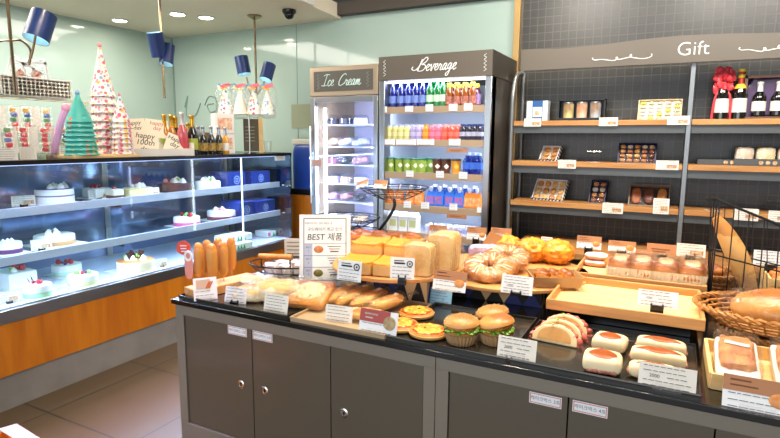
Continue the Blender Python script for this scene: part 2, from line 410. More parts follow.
for zt, zn in ((1.005, 'upper'), (.755, 'lower')):
    sh = SB().span((XB+.05, Y0+.02, zt-.008), (X0-.10, Y1-.05, zt), glass('shelf glass', 'e6f4f2', refl=.08)).build('glass_shelf', sc)
    SB().span((X0-.11, Y0+.02, zt-.022), (X0-.09, Y1-.05, zt+.024), mat('rail silver', 'ccd2e6', .35, .2)).build('shelf_rail', sh)
    SB().span((X0-.135, Y0+.02, zt-.018), (X0-.115, Y1-.05, zt-.009), LIST_WHITE).build('light_strip', sh)
    b = SB()
    for y in (1.0, 2.25, 3.55): b.box((X0-.3, y, zt-.03), (.34, .012, .03), blackp)
    b.build('bracket', sh)
    o = area('led_strip', (X0-.12, (Y0+Y1)/2, zt-.025), .02, 10, (.6, .66, 1), sy=Y1-Y0-.2, rot=(0, R(-18), 0))
SB().span((X0-.07, Y0+.02, 1.252), (X0-.05, Y1-.05, 1.257), mat('led lavender', 'b4b8f0', .5, emis=1.5)).build('light_strip', sc)
area('led_strip', (X0-.06, (Y0+Y1)/2, 1.238), .02, 15, (.6, .66, 1), sy=Y1-Y0-.2, rot=(0, R(-25), 0))
b = SB()
p = at(264, 175, 'x', X0-.01)
b.box((X0-.03, at(243, 190, 'x', X0-.02).y, .89), (.008, .008, .72), mat('led soft', 'dfe4ff', .5, emis=1.6))
b.build('upright_light', sc)
st_p = at(280, 157.5, 'x', X0+.001)
b = SB(); b.box((X0+.001, st_p.y, st_p.z), (.002, .13, .05), paperw)
for k in range(3): b.box((X0+.0025, st_p.y, st_p.z+.012-k*.012), (.001, .09, .003), ink)
b.build('sticker', sc)

# ---- small leaning cards ---------------------------------------------------------
def card(name_label, loc, w, h, rz=0, lean=12, style='plain', price=None, lift=0, clip=None, group=None, cat='price card', legs=True, hook=False):
    "a shelf card on its clip; loc is the foot of the card, face towards -Y before turning"
    t = thing('price_card', name_label, cat, loc, rz, group)
    Tm = Matrix.Translation((0, 0, lift)) @ Matrix.Rotation(-R(lean), 4, 'X')
    b = MB(); b.M = Tm
    cm = {'plain': paper, 'white': paperw, 'brown': paperw, 'red': paperw, 'pic': paper, 'blue': mat('sky blue card', '8fc0dc', .5), 'ring': paperw, 'topper': paper, 'photo': paper, 'woody': browncard}[style]
    b.box((0, 0, h/2), (w, .0016, h), cm)
    c = b.build('card_face', t)
    p = MB(); p.M = Tm @ face_T(0, -.0012, 0)
    def bar(x, y, ww, hh, m=ink): p.box((x, y, .0002), (ww, hh, .0006), m)
    y1 = h
    if style == 'brown': bar(0, h*.76, w, h*.48, browncard); bar(-w*.25, h*.86, w*.3, h*.06, mat('brown ink', '7b4c30', .7)); bar(-w*.2, h*.7, w*.4, h*.05, MATS['brown ink']); y1 = h*.5; p.lathe([(w*.12, 0), (w*.10, .0014)], mat('printed bun', 'c9783a', .6, col2='e0a060', vscale=60), 18, c=(w*.3, h*.42, .0003), sx=1.3 if w > h*1.3 else 1)
    elif style == 'red': bar(-w*.1, h*.72, w*.8, h*.56, redcard); bar(-w*.2, h*.8, w*.35, h*.08, paper); bar(-w*.25, h*.62, w*.2, h*.06, paper); y1 = h*.42; p.lathe([(w*.16, 0), (w*.15, .0012)], mat('printed pie', 'b9a07a', .6, col2='8d7a58', vscale=70), 18, c=(w*.3, h*.5, .0006))
    elif style == 'ring':
        p.lathe([(w*.13, 0), (w*.13, .0008), (w*.09, .0008), (w*.09, 0)], inkb, 18, c=(w*.3, h*.72, .0002), cap=False); p.lathe([(w*.04, 0), (w*.04, .0008)], inkb, 10, c=(w*.3, h*.72, .0002))
        bar(-w*.15, h*.85, w*.4, h*.05); bar(-w*.12, h*.73, w*.45, h*.08, inkb); y1 = h*.62
    elif style == 'pic': 
        y1 = h*.45; bar(-w*.08, h*.72, w*.6, h*.4, mat('card tan', 'caa888', .6))
        for k in range(3): p.box((w*(.1+.07*k), h*.66, .0008), (w*.05, h*.35, .0006), mat('sausage print', 'c0602f', .5), rz=-.5)
    elif style == 'photo': bar(w*.2, h*.35, w*.45, h*.35, mat('tiny photo', 'a05a38', .6, col2='e0c8a0', vscale=90)); y1 = h
    elif style == 'woody': y1 = 0; bar(-w*.05, h*.55, w*.6, h*.1, mat('brown ink', '7b4c30', .7)); bar(-w*.1, h*.35, w*.45, h*.08, MATS['brown ink'])
    if style == 'topper': y1 = 0
    if y1 > 0:
        rng = random.Random(int(w*9999)+int(h*7777)+len(name_label)); n = max(2, int(y1/.011)); 
        for k in range(n):
            y = y1*(.9-.8*k/max(1, n-1)); x = -w*.42
            if price and k == n//2:
                p.text(price, h*.2, inkb, Matrix.Translation((-w*.22, y, .0004))); x = 0
            while x < w*.36:
                ww = rng.uniform(.008, .022)*min(1, w/.1); 
                if x+ww > w*.42: break
                bar(x+ww/2, y, ww, .0018); x += ww+.003
    p.build('printing', t)
    if legs:
        k = MB(); km = {'black': blackp, None: clear, 'clear': clear}[clip]
        if clip == 'black':
            for s in (-1, 1): k.M = Tm; k.box((s*w*.14, -.004, h*.07), (.005, .006, h*.24), km)
            k.M = Matrix.Identity(4); k.box((0, .0, lift*.5), (w*.34, .012, lift+.012), km); k.box((0, 0, .004), (w*.3, .03, .008), km)
        else:
            k.box((0, 0, lift*.5+.003), (w*.5, .022, max(lift, .006)), km); k.box((0, -.006, lift+.008), (w*.5, .003, .014), km)
        if hook: k.box((0, .035, .003), (.02, .08, .003), km)
        k.build('clip', t)
    return t
def card_px(label, x0, y0, x1, y1, plane, style='plain', rz=0, **k):
    p = at((x0+x1)/2, y1, plane[0], plane[1]); s = scale_at(p); a = abs(YAW-rz) if rz is not None else 0
    lift = k.get('lift', 0)
    return card(label, p, (x1-x0)*s/max(.5, math.cos(YAW-rz)), (y1-y0)*s*1.0-lift*.0, rz, style=style, **k)

# ---- cakes ---------------------------------------------------------------------
def cake(label, x0, x1, ytop, ybot, plane, side, band=None, top='white cream', deco=(), shape='round', rz=0, board=True, stripe=None):
    "px extents of the cake body seen on its shelf"
    p = at((x0+x1)/2, ybot, plane[0], plane[1]); s = scale_at(p); w = (x1-x0)*s
    # the visible height includes part of the top disc
    h = max(.03, (ybot-ytop)*s*.86)
    p = p+Vector((FW.x, FW.y, 0)).normalized()*w*.42
    p.z = {'x': None}.get(plane[0], plane[1]) if plane[0] == 'z' else p.z
    r = w/2; lim = X0-.018-r*1.2 if plane[1] < .6 else X0-.115-r
    if p.x > lim: k_ = lim/p.x; p.x *= k_; p.y *= k_
    t = thing('cake', label, 'cake', p, rz)
    m = mat(side, side if len(side) == 6 else 'ffffff', .5) if len(side) == 6 else MATS[side]
    tm = MATS[top] if top in MATS else mat(top, top, .45)
    if board: 
        MB().span((-r*1.18, -r*1.18, 0), (r*1.18, r*1.18, .003), white).build('cake_board', t)
    z = .003
    if shape == 'round':
        MB().lathe([(r, z), (r, z+h*.93), (r*.97, z+h)], m, 36).build('cake_body', t)
        MB().lathe([(r*.98, z+h), (r*.9, z+h+.003), (0, z+h+.003)], tm, 36).build('cream_top', t)
        if band: MB().lathe([(r*1.005, z+h*.0), (r*1.012, z+h*.02), (r*1.012, z+h*.42), (r*1.005, z+h*.44)], mat(band, band, .4), 36, cap=False).build('cake_band', t)
        if stripe: MB().lathe([(r*1.006, z+h*.5), (r*1.012, z+h*.54), (r*1.006, z+h*.6)], mat(stripe, stripe, .4), 36, cap=False).build('filling', t)
    else:
        MB().span((-r, -r*.75, z), (r, r*.75, z+h), m).build('cake_body', t, bevel=.004)
        MB().span((-r*.98, -r*.73, z+h), (r*.98, r*.73, z+h+.004), tm).build('cream_top', t, bevel=.002)
        if band: MB().span((-r*1.01, -r*.76, z), (r*1.01, r*.76, z+h*.35), mat(band, band, .4)).build('cake_band', t)
    z += h+.002; rg = random.Random(int(x0*13+ybot))
    for kind, n in deco:
        for k in range(n):
            a = rg.uniform(0, 2*PI); q = r*rg.uniform(.1, .62); x, y = q*math.cos(a), q*math.sin(a)*.8; u = r*rg.uniform(.2, .29); b = MB()
            if kind == 'berry': b.blob((x, y, z+u*.6), (u*1.2, u*1.2, u*1.5), mat('strawberry red', 'c22a35', .3), seg=10, rings=6); b.build('strawberry', t)
            elif kind == 'blue': b.blob((x, y, z+u*.4), (u, u, u), mat('blueberry', '2f2c55', .35), seg=10, rings=6); b.build('blueberry', t)
            elif kind == 'green': b.blob((x, y, z+u*.6), (u*1.1, u*1.1, u*1.1), mat('green grape', '8fbf5a', .3), seg=10, rings=6); b.build('grape', t)
            elif kind == 'mac': b.lathe([(u*.7, z), (u*.9, z+u*.4), (u*.9, z+u*.6), (u*.6, z+u)], mat('macaron brown', '5a3426', .5), 12, c=(x, y, 0)); b.build('macaron', t)
            elif kind == 'cream': b.lathe([(u*.9, z), (u*.8, z+u*.5), (u*.4, z+u), (0, z+u*1.4)], mat('whipped cream', 'f2efe8', .4), 10, c=(x, y, 0)); b.build('cream_rosette', t)
            elif kind == 'choc': b.box((x, y, z+u), (u*1.6, .003, u*2), mat('chocolate shard', '3a2118', .35), rz=a, ry=.4); b.build('chocolate_shard', t)
            elif kind == 'stick': b.tube([(x, y, z), (x+u*.6*math.cos(a), y+u*.6*math.sin(a), z+u*2)], .0016, blackp, 5); b.build('chocolate_stick', t)
            elif kind == 'pink': b.blob((x, y, z+u*.4), (u*1.2, u*1.2, u), mat('pink meringue', 'e3a0b4', .5), seg=10, rings=6); b.build('meringue', t)
    return t
mat('white cream', 'f1efe9', .45)
UP_, LO_, DK_ = ('z', 1.006), ('z', .756), ('z', .531)
# shelf surfaces: cakes stand on z of the glass, looked up by pixel there
cake('tall white cake with a purple glazed rim and white flowers, upper shelf', 29, 64, 188, 205, UP_, 'e9e6ea', stripe='8a6f90', top='6b4a86', deco=(('cream', 6), ('blue', 2)))
cake('white square cream cake with red berries, upper shelf', 81, 103, 188, 199, UP_, 'efece6', deco=(('berry', 5), ('cream', 2)), shape='sq')
cake('small square cake with a dark sponge layer and red berries on the upper shelf', 104, 119, 189, 199, UP_, 'e9ddca', band='6a4632', deco=(('berry', 2), ('green', 1)), shape='sq')
cake('round pale yellow cheesecake with a white cream swirl, upper shelf', 118, 147, 188, 197, UP_, 'efe0a0', top='f4e6b8', deco=(('cream', 5),))
cake('dark chocolate round cake with white cream and fruit, upper shelf', 153, 186, 183, 193, UP_, '4e2a2c', top='5a3130', deco=(('cream', 5), ('green', 2), ('pink', 2)))
cake('white round cake with pale green cream blossoms, upper shelf', 192, 217, 181, 191, UP_, 'edefec', deco=(('cream', 5), ('green', 3)))
cake('white cake with a dark purple band on the middle shelf', -10, 14, 243, 255, LO_, 'efecef', band='5f2d63', deco=(('cream', 3),))
cake('white cream cake with brown macarons and blueberries, middle shelf', 27, 64, 236, 247, LO_, 'f0ece2', band='c99a64', deco=(('mac', 3), ('blue', 2), ('cream', 4)))
cake('white cake with a hot pink band and mixed fruit, middle shelf', 170, 196, 217, 227, LO_, 'f1eef0', band='d85f97', deco=(('berry', 2), ('green', 3), ('blue', 4)))
cake('white cake with a maroon band and pink meringues, middle shelf', 204, 232, 211, 221, LO_, 'efe9ea', band='7d2b45', deco=(('pink', 4), ('cream', 2), ('blue', 2)))
cake('white rectangular cream cake with strawberries and green leaf on the bottom deck', -14, 22, 272, 290, DK_, 'efeeea', shape='sq', deco=(('berry', 3), ('green', 1), ('cream', 1)))
cake('white cake with a mint band and strawberry topping, bottom deck', 47, 74, 265, 277, DK_, 'f0f0ee', band='bfe0cc', deco=(('berry', 5), ('blue', 3)))
cake('white cake with a pale yellow band and grapes, bottom deck', 63, 91, 276, 288, DK_, 'f0efe9', band='e6e6ae', deco=(('green', 3), ('blue', 3), ('berry', 1)))
cake('white cake with a mint band and dark chocolate sticks, bottom deck', 18, 44, 287, 301, DK_, 'eff1ee', band='a9d8b4', deco=(('berry', 3), ('blue', 1), ('stick', 5)))
cake('open tart cake with caramel top, chocolate shards and grapes, bottom deck', 111, 147, 263, 275, DK_, 'ead9bb', top='b5763c', deco=(('choc', 6), ('green', 3), ('cream', 3)))
# cards inside the case (turned to face the aisle)
RC = PI/2
def ccard(lbl, x0, y0, x1, y1, pl, style='white', **k):
    p = at((x0+x1)/2, y1, *pl); s = scale_at(p)
    return card(lbl, p, (x1-x0)*s*1.12, (y1-y0)*s*1.05, RC-.45, style=style, lean=14, clip='black', **k)
for lbl, x0, y0, x1, y1, pl in (
    ('white photo price card in front of the tall purple rimmed cake', 15, 196, 33, 206, UP_), ('white photo price card in front of the square berry cake', 91, 190, 106, 199, UP_),
    ('white price card between the yellow cheesecake and the chocolate cake', 148, 188, 159, 197, UP_), ('white photo price card before the macaron cake, middle shelf', 34, 240, 50, 250, LO_),
    ('white price card in front of the mint band cake with sticks', 2, 292, 17, 303, DK_), ('white folded price card beside the caramel tart', 157, 259, 167, 267, DK_)):
    ccard(lbl, x0, y0, x1, y1, pl, 'photo')
# boxes in the case
def box_item(name, label, cat, a, bb, pl, w, d, h, m, logo=None, rz=0, group=None, lidm=None):
    p = at(a, bb, *pl); t = thing(name, label, cat, p, rz, group)
    MB().span((-w/2, 0, 0), (w/2, d, h), m).build('box_body', t, bevel=.002)
    MB().span((-w/2-.001, -.001, h*.8), (w/2+.001, d+.001, h+.001), lidm or m).build('box_lid', t, bevel=.002)
    return t
bluebox = mat('cake box blue', '16307e', .35)
bluepale = mat('pale blue print', '9fb4e6', .5)
def cakebox(label, px, py, pl, w, d, h):
    p = at(px, py, *pl); t = thing('cake_box', label, 'cake box', p, RC)
    MB().span((-w/2, 0, 0), (w/2, d, h), bluebox).build('box_body', t, bevel=.002)
    b = MB(); b.M = face_T(0, -.001, h*.5)
    b.lathe([(h*.26, 0), (h*.26, .001), (h*.22, .001), (h*.22, 0)], bluepale, 24, cap=False)
    for k in range(3): b.box((0, h*(.1-.1*k), .0004), (h*.26, h*.045, .001), bluepale)
    b.build('crest', t)
    return t
cakebox('blue cake box with a round pale crest standing on the upper shelf', 237, 188, UP_, .2, .2, .13)
cakebox('plain side of a blue cake box at the end of the upper shelf', 261, 185, UP_, .24, .2, .12)
cakebox('blue cake box with a round pale crest standing on the middle shelf', 247, 218, LO_, .16, .2, .135)
cakebox('blue cake box at the end of the middle shelf', 266, 214, LO_, .24, .2, .12)
def ricebox(label, px, py, z, lx=.26):
    p = at(px, py, 'z', z); t = thing('paper_carton', label, 'carton', p, RC-.1)
    MB().span((-lx/2, 0, 0), (lx/2, .15, .05), mat('carton white', 'e9efec', .4)).build('box_body', t, bevel=.002)
    b = MB(); b.M = face_T(0, -.001, 0)
    for k in range(3): b.prism([(-.03+k*.03, .004), (0+k*.03, .004), (-.015+k*.03, .04)], .001, mat('pine green', '2f8a5a', .5))
    b.box((-.07, .025, 0), (.03, .03, .001), mat('pink print', 'd8568a', .5)); b.build('print', t)
    return t
ricebox('white carton with green pine print on the deck, topmost of two', 240, 241, .585); ricebox('white carton with green pine print on the deck, lower of two', 240, 250, .531)
ricebox('mint and white carton at the far end of the deck', 275, 236, .531, .2)
# ================================================================== on top of the showcase
ZT = 1.2805
def zt(px, py, x=-3.12):
    q = at(px, py, 'x', x); q.z = ZT; return q
acr = glass('acrylic riser', 'f4f4f0', refl=.08)
# stepped acrylic rack of candle packs
p = zt(42, 157)
pk_cols = {'rainbow': ('e2702f', 'd8404a', '3f8a4c', '2f56a8', 'e2a23a'), 'red': ('cf2f35',)*5, 'pinkred': ('d84a60', 'cf2f35', '6f7fc0', 'd84a60', '6fa06a')}
rk = thing('acrylic_stand', 'stepped clear acrylic stand holding packs of party candles', 'display stand', (-3.20, 1.80, ZT), RC-.05)
for i in range(2):
    MB().span((-.45, -.03+i*.10, .0), (.32, -.026+i*.10, (.03, .144)[i]), acr).build('step_front', rk)
    MB().span((-.45, -.026+i*.10, (.03, .144)[i]-.004), (.32, .07+i*.10, (.03, .144)[i]), acr).build('step_shelf', rk)
def mk_pack(kind):
    def f():
        t = thing('candle_pack', '', 'candle pack'); T = Matrix.Rotation(-R(14), 4, 'X')
        b = MB(); b.M = T; b.span((-.05, 0, 0), (-.005, .004, .15), paper); b.build('backing_card', t)
        for k, c in enumerate(pk_cols[kind]):
            b = MB(); b.M = T; b.blob((.024+.004*(k % 2), -.001, .018+k*.028), (.034, .012, .026), mat('candle '+c, c, .35), e=.6, seg=10, rings=6); b.build('letter_candle', t)
        b = MB(); b.M = T; b.span((-.055, -.008, 0), (.052, .006, .158), wraps); b.build('clear_sleeve', t)
        return t
    return f
packs = {k: Kind(mk_pack(k)) for k in pk_cols}
for px, py, z, kd, lab in ((10, 133, .14, 'rainbow', 'clear pack of rainbow candles in the upper row, end under the basket'), (23, 130, .14, 'rainbow', 'clear pack of rainbow letter candles, upper row, first clear of the basket'), (43, 128, .14, 'rainbow', 'clear pack of rainbow letter candles, upper row, next to the wire shelf'),
    (4, 152, .02, 'pinkred', 'clear pack of pink and red candles behind the pink flower card'), (20, 152, .02, 'red', 'clear pack of red LOVE candles in the lower row'), (41, 153, .02, 'red', 'clear pack of red letter candles behind the lower price cards'), (62, 151, .02, 'rainbow', 'clear pack of rainbow candles beside the turquoise hats')):
    q = zt(px, py, -3.32 if z > .1 else -3.215); q.z = ZT+(.145 if z > .1 else .031); packs[kd].put(q, RC-.45, lab)
def topcard(lbl, x0, y0, x1, y1, **k):
    q = zt((x0+x1)/2, y1); s = scale_at(q)
    return card(lbl, (q.x, q.y, ZT), (x1-x0)*s*1.1, (y1-y0)*s*1.05, RC-.55, lean=15, legs=False, **k)
topcard('small price card with a pink flower print at the end of the showcase top', -4, 147, 15, 158)
topcard('small cream price card in front of the red candles', 22, 146, 35, 158)
topcard('small cream price card in front of the turquoise hats', 62, 146, 79, 157)
topcard('blank cream price card in front of the gold topped bottles', 190, 148, 203, 157)
topcard('blank cream price card in front of the silver topped bottles', 206, 147, 219, 157)
topcard('pale price card leaning on the cake topper box', 174, 149, 188, 157)
# wire shelf rack and white plastic basket
bp_ = at(31, 97, 'x', -3.55)
wr = thing('wire_rack', 'beige wire rack standing behind the candle packs', 'rack', (-3.56, 2.05, ZT), RC)
RH = bp_.z-ZT-.006
for z in (.08, .17, RH-.004):
    b = MB(); wm = mat('beige wire', 'c9bfa8', .4)
    for k in range(9): b.tube([(-.5+k*.11, -.06, z), (-.5+k*.11, .1, z)], .002, wm, 5)
    b.tube([(-.5, -.06, z), (.4, -.06, z)], .004, wm, 6); b.tube([(-.5, .1, z), (.4, .1, z)], .004, wm, 6); b.build('wire_shelf', wr)
for x in (-.5, .4): MB().tube([(x, -.06, 0), (x, -.06, RH)], .006, wm, 6).build('post', wr)
for x in (-.5, .4): MB().tube([(x, .1, 0), (x, .1, RH)], .006, wm, 6).build('post', wr)
bp_ = at(31, 97, 'x', -3.55)
bk = thing('plastic_basket', 'white perforated plastic basket above the candle packs', 'basket', (bp_.x, bp_.y, bp_.z), RC)
bm = mat('basket white', 'e9e6da', .4)
MB().span((-.20, -.07, 0), (.20, .07, .006), bm).build('bottom', bk)
for s in (-1, 1):
    b = MB()
    for k in range(17): b.box((-.2+.025*k, s*.075, .055), (.018, .005, .1), bm)
    for k in range(5): b.box((0, s*.075, .012+.022*k), (.41, .005, .015), bm)
    b.build('slotted_side', bk)
    b = MB()
    for k in range(6): b.box((s*.203, -.07+.028*k, .055), (.005, .02, .1), bm)
    for k in range(5): b.box((s*.203, 0, .012+.022*k), (.005, .15, .015), bm)
    b.build('slotted_end', bk)
b = MB(); b.tube([(-.21, -.08, .108), (.21, -.08, .108), (.21, .08, .108), (-.21, .08, .108)], .006, bm, 6, closed=True); b.build('rim', bk)
for dx, dz, rr, lab in ((-.10, .11, .35, 'white framed bag card with red print leaning in the plastic basket'), (.06, .11, -.12, 'white framed clear pack standing in the plastic basket')):
    t = thing('gift_bag_card', lab, 'card', (bp_.x, bp_.y+dx, bp_.z+.008), RC)
    T = Matrix.Rotation(rr, 4, 'Y'); b = MB(); b.M = T
    for c3, d3 in (((0, 0, .06), (.15, .003, .016)), ((0, 0, .2), (.15, .003, .016)), ((-.067, 0, .13), (.016, .003, .15)), ((.067, 0, .13), (.016, .003, .15))): b.box(c3, d3, paperw)
    b.build('white_frame', t)
    b = MB(); b.M = T; b.box((0, .004, .14), (.15, .002, .18), wraps); b.build('clear_window', t)
    b = MB(); b.M = T; b.box((-.01, -.003, .11), (.05, .002, .10), mat('red print', 'b5483a', .6, col2='e8ddd0', vscale=60), ry=.5); b.build('insert', t)
# party hats
pink_p = mat('pom pink', 'e79aa8', .7)
polka = spots('polka hat', 'f3eeea', ('e26a7c', 'f0c04a', '8fb2dc', 'e79ab4', 'e26a7c'), scale=42, size=.44)
turq = spots('turquoise hat', '49b9ae', ('e2b84a', 'e0764a', '49b9ae', '3fae9f'), scale=26, size=.3)
def hats(label, px, py, h, r, n, m, pom, name='party_hat'):
    q = zt(px, py, -3.2 if h > .5 else -3.06)
    for k in range(n):
        z = k*(h*.52)/(n-1); last = k == n-1
        lab = ('topmost of the ' if last else 'one of the ')+label
        t = thing(name, lab, 'party hat', (q.x, q.y, ZT+.02+z), 0, None if last else label+' stack')
        rr = r*(1-.22*k/(n-1)); hh = h*.46
        MB().lathe([(rr*1.07, 0), (rr*1.0, .008), (rr*.52, hh*.5), (.004, hh)], m, 28, cap=False).build('cone', t)
        if last:
            MB().blob((0, 0, hh), (r*.28, r*.28, r*.34), pom, seg=12, rings=8, nz=.1).build('pompom', t)
    return q
wb = thing('wooden_board', 'light wooden board under the party hats on the showcase top', 'board', (-3.08, 2.13, ZT), RC-.05)
MB().span((-.21, -.10, 0), (.20, .20, .018), lightw).build('plank', wb, bevel=.003)
hats('turquoise party hats with confetti print beside the candle packs', 82, 157, .36, .088, 8, turq, mat('pom blue', '7fa9d8', .7))
hats('tall polka dot party hats behind the small polka ones', 107, 156, .68, .092, 8, polka, pink_p)
hats('small polka dot party hats in the middle of the showcase top', 123.5, 158, .37, .066, 7, polka, pink_p)
q = zt(72, 155)
t = thing('balloon_pack', 'lilac and pink folded balloon pack behind the turquoise hats', 'balloon', (-3.22, 2.02, ZT))
MB().tube(smooth_path([(0, -.09, 0), (0, -.06, .1), (0, -.03, .2), (0, 0, .27)], 5), .02, mat('lilac foil', 'c99ac9', .3), 8, rs=None).build('balloon', t)
MB().blob((0, .01, .29), (.05, .05, .06), mat('pink foil', 'e29ab8', .3), seg=12, rings=8).build('knot', t)
t = thing('blue_canister', 'dark blue canister behind the small polka hats', 'canister', tuple(zt(104, 148)))
t.location = (-3.34, 2.42, ZT)
MB().lathe([(.06, 0), (.065, .01), (.065, .09), (.05, .10), (0, .1)], mat('canister navy', '1e2f66', .3), 20).build('body', t)
# cake topper box
tb = thing('cake_topper_display', 'cream counter display box of cake toppers with black lettering', 'display box', (-3.06, 2.56, ZT), RC-.35)
b = MB(); b.span((-.20, -.07, 0), (.20, -.064, .05), paper); b.span((-.20, -.07, 0), (.20, .07, .004), paper); b.span((-.2, -.07, 0), (-.196, .07, .09), paper); b.span((.196, -.07, 0), (.2, .07, .09), paper); b.span((-.2, .064, 0), (.2, .07, .09), paper)
b.build('tray', tb)
for dx, dy, z, w, h, ry, txt, c3, lab in ((-.11, -.03, .006, .17, .17, .12, ('happy', '100th', 'day'), inkb, 'cream card reading happy 100 day in front of the topper box'), (.06, -.02, .006, .13, .15, .45, ('Happy', 'day'), inkb, 'tilted cream card with black script in the topper box'),
    (-.13, .05, .12, .15, .13, -.1, ('happy', 'b-day'), inkb, 'cream card with black script, upper row of the topper box'), (.0, .05, .12, .15, .13, .1, ('happy', 'day'), mat('rose ink', 'b8484a', .6), 'cream card with red script, upper row of the topper box')):
    v = Matrix.Rotation(RC-.35, 4, 'Z') @ Vector((dx, dy, z))
    t = thing('cake_topper', lab, 'cake topper', tb.location+v, RC-.35)
    T = Matrix.Rotation(-R(18), 4, 'X') @ Matrix.Rotation(ry, 4, 'Y')
    b = MB(); b.M = T; b.box((0, 0, h/2), (w, .003, h), mat('topper cream', 'eee3cc', .6)); b.build('card', t, bevel=.001)
    b = MB(); b.M = T
    for k, s_ in enumerate(txt): b.text(s_, h*.3, c3, Matrix.Translation((0, -.0025, h*(.78-.27*k))) @ RX90 @ Matrix([[1, .25, 0, 0], [0, 1, 0, 0], [0, 0, 1, 0], [0, 0, 0, 1]]))
    b.build('lettering', t)
# bottles
gold = mat('gold foil', 'd8a83a', .25, .8); silver = mat('silver foil', 'b9bcc4', .25, .8)
def bottle(name, label, loc, h, r, glassm, foil, lab_m, group=None, foil_h=.34, cat='bottle'):
    t = thing(name, label, cat, loc, 0, group)
    MB().lathe([(r*.9, 0), (r, .004), (r, h*.5), (r*.92, h*.57), (r*.42, h*.72), (r*.36, h*.8), (r*.36, h*.97)], glassm, 20).build('glass_body', t)
    MB().lathe([(r*.50, h*(1-foil_h)), (r*.42, h*.76), (r*.40, h*.9), (r*.46, h*.91), (r*.48, h*.98), (r*.3, h), (0, h)], foil, 18).build('foil_cap', t)
    MB().lathe([(r*1.01, h*.14), (r*1.01, h*.42)], lab_m, 20, cap=False).build('paper_label', t)
    return t
dkg = mat('dark bottle glass', '14120f', .06, coat=1); ambg = mat('amber drink', 'b9761a', .1, coat=1)
grn_l = mat('green label', 'a9b84a', .5); red_l = mat('red label', 'c0404a', .5); blk_l = mat('black label', '23252a', .4, col2='c9a24a', vscale=60); wht_l = mat('white label', 'e6e2da', .5)
for px, py, h, r, g_, f_, l_, lab in (
    (166, 155, .27, .034, ambg, gold, grn_l, 'gold foiled bottle directly behind the topper cards'), (173, 156, .27, .034, ambg, gold, grn_l, 'tall gold foiled sparkling bottle, second from the topper box'),
    (177, 154, .26, .034, dkg, gold, red_l, 'gold foiled dark bottle touching the white foiled one'), (183.5, 156, .285, .036, mat('rose drink', 'c05a62', .1, coat=1), mat('white foil', 'd9d6d2', .3, .5), red_l, 'rose sparkling bottle with white foil top and red label'),
    (193.5, 156, .27, .036, dkg, gold, grn_l, 'gold foiled dark bottle with a green label between rose and silver bottles'), (204, 156, .20, .028, dkg, silver, blk_l, 'small black bottle with silver foil next to the gold foiled one'),
    (212, 156, .20, .028, dkg, silver, blk_l, 'small black bottle with silver foil, middle of three'), (219.5, 156, .20, .028, dkg, silver, blk_l, 'small black bottle with silver foil beside the golden drink'), (226, 157, .195, .026, mat('golden drink', 'd99a2a', .1, coat=1), silver, wht_l, 'small bottle of golden drink with silver top by the white box'),
    (189, 149, .22, .03, dkg, gold, grn_l, 'bottle with gold cap in the second row behind the rose bottle'), (199, 149, .20, .028, dkg, silver, blk_l, 'silver capped bottle in the second row')):
    bottle('sparkling_bottle', lab, tuple(zt(px, py, -3.12 if py < 152 or px < 180 else -3.03)), h*1.04, r, g_, f_, l_)
# white drink box
t = thing('drink_gift_box', 'tall white gift box with pink print and two hand slots', 'gift box', tuple(zt(226, 154, -3.16)), RC-.5)
wbx = mat('box white', 'ece7e0', .45)
MB().span((-.075, 0, 0), (.075, .12, .155), wbx).build('lower_box', t, bevel=.002)
MB().span((-.075, 0, .158), (.075, .12, .315), wbx).build('upper_box', t, bevel=.002)
b = MB()
for s in (-1, 1): b.box((s*.04, .04, .3165), (.04, .018, .002), inkb)
for z in (.08, .235): b.box((0, -.001, z), (.11, .002, .09), mat('pink fruit print', 'd98a7c', .5, col2='ecd8b0', vscale=30))
b.build('print', t)
# hat bags on their stand
q = zt(252, 156, -3.1); st = thing('hat_bag_stand', 'chrome rod stand with a round foot on the showcase end', 'stand', (q.x-.02, q.y, ZT))
MB().lathe([(.05, 0), (.05, .004), (.01, .01), (.006, .012), (.006, .56), (0, .562)], chrome, 20).build('pole', st)
b = MB(); b.tube([(-.12, -.14, .55), (.12, .14, .55)], .003, chrome, 6); b.tube([(.1, -.16, .55), (-.1, .16, .55)], .003, chrome, 6); b.build('hook_arm', st)
stp = st.location.copy()
bagcols = [spots('bag hats a', 'f1ece4', ('e0506a', '5a9ad0', 'f0c850', 'f1ece4'), 40, .45), spots('bag hats b', 'f3efe8', ('7fb0dd', 'f0c850', 'f3efe8', 'f3efe8'), 45, .42)]
for k, (dv, lab) in enumerate(((-.17, 'clear bag of party hats with pink top, hanging over the white box'), (-.06, 'clear bag of plain white cone hats hanging second on the stand'), (.04, 'clear bag of dotted party hats hanging in the middle of the stand'), (.14, 'clear bag of confetti party hats hanging outermost toward the fridge'))):
    loc = stp+Vector((RT.x*dv*1.12, RT.y*dv*1.12, .30)); t = thing('hat_bag', lab, 'party hats', loc, YAW+.05*k)
    m = bagcols[k % 2] if k != 1 else mat('plain cone', 'efe9dc', .5)
    MB().lathe([(.062, .015), (.045, .1), (.004, .225)], m, 20, cap=False).build('party_hat', t)
    b = MB(); b.blob((0, 0, .12), (.155, .11, .27), wraps, e=.6, seg=20, rings=12, nz=.12, seed=k); b.build('clear_bag', t)
    b = MB(); b.box((-.01, -.03, .225), (.06, .004, .022), mat('bag yellow', 'edc23a', .5), ry=.3); b.box((.015, -.032, .245), (.07, .006, .028), mat('bag pink', 'e2707c', .5), rz=.1, ry=-.25); b.box((-.03, -.03, .25), (.03, .004, .02), mat('bag blue', '6f9fd0', .5), ry=.5); b.build('header_card', t)
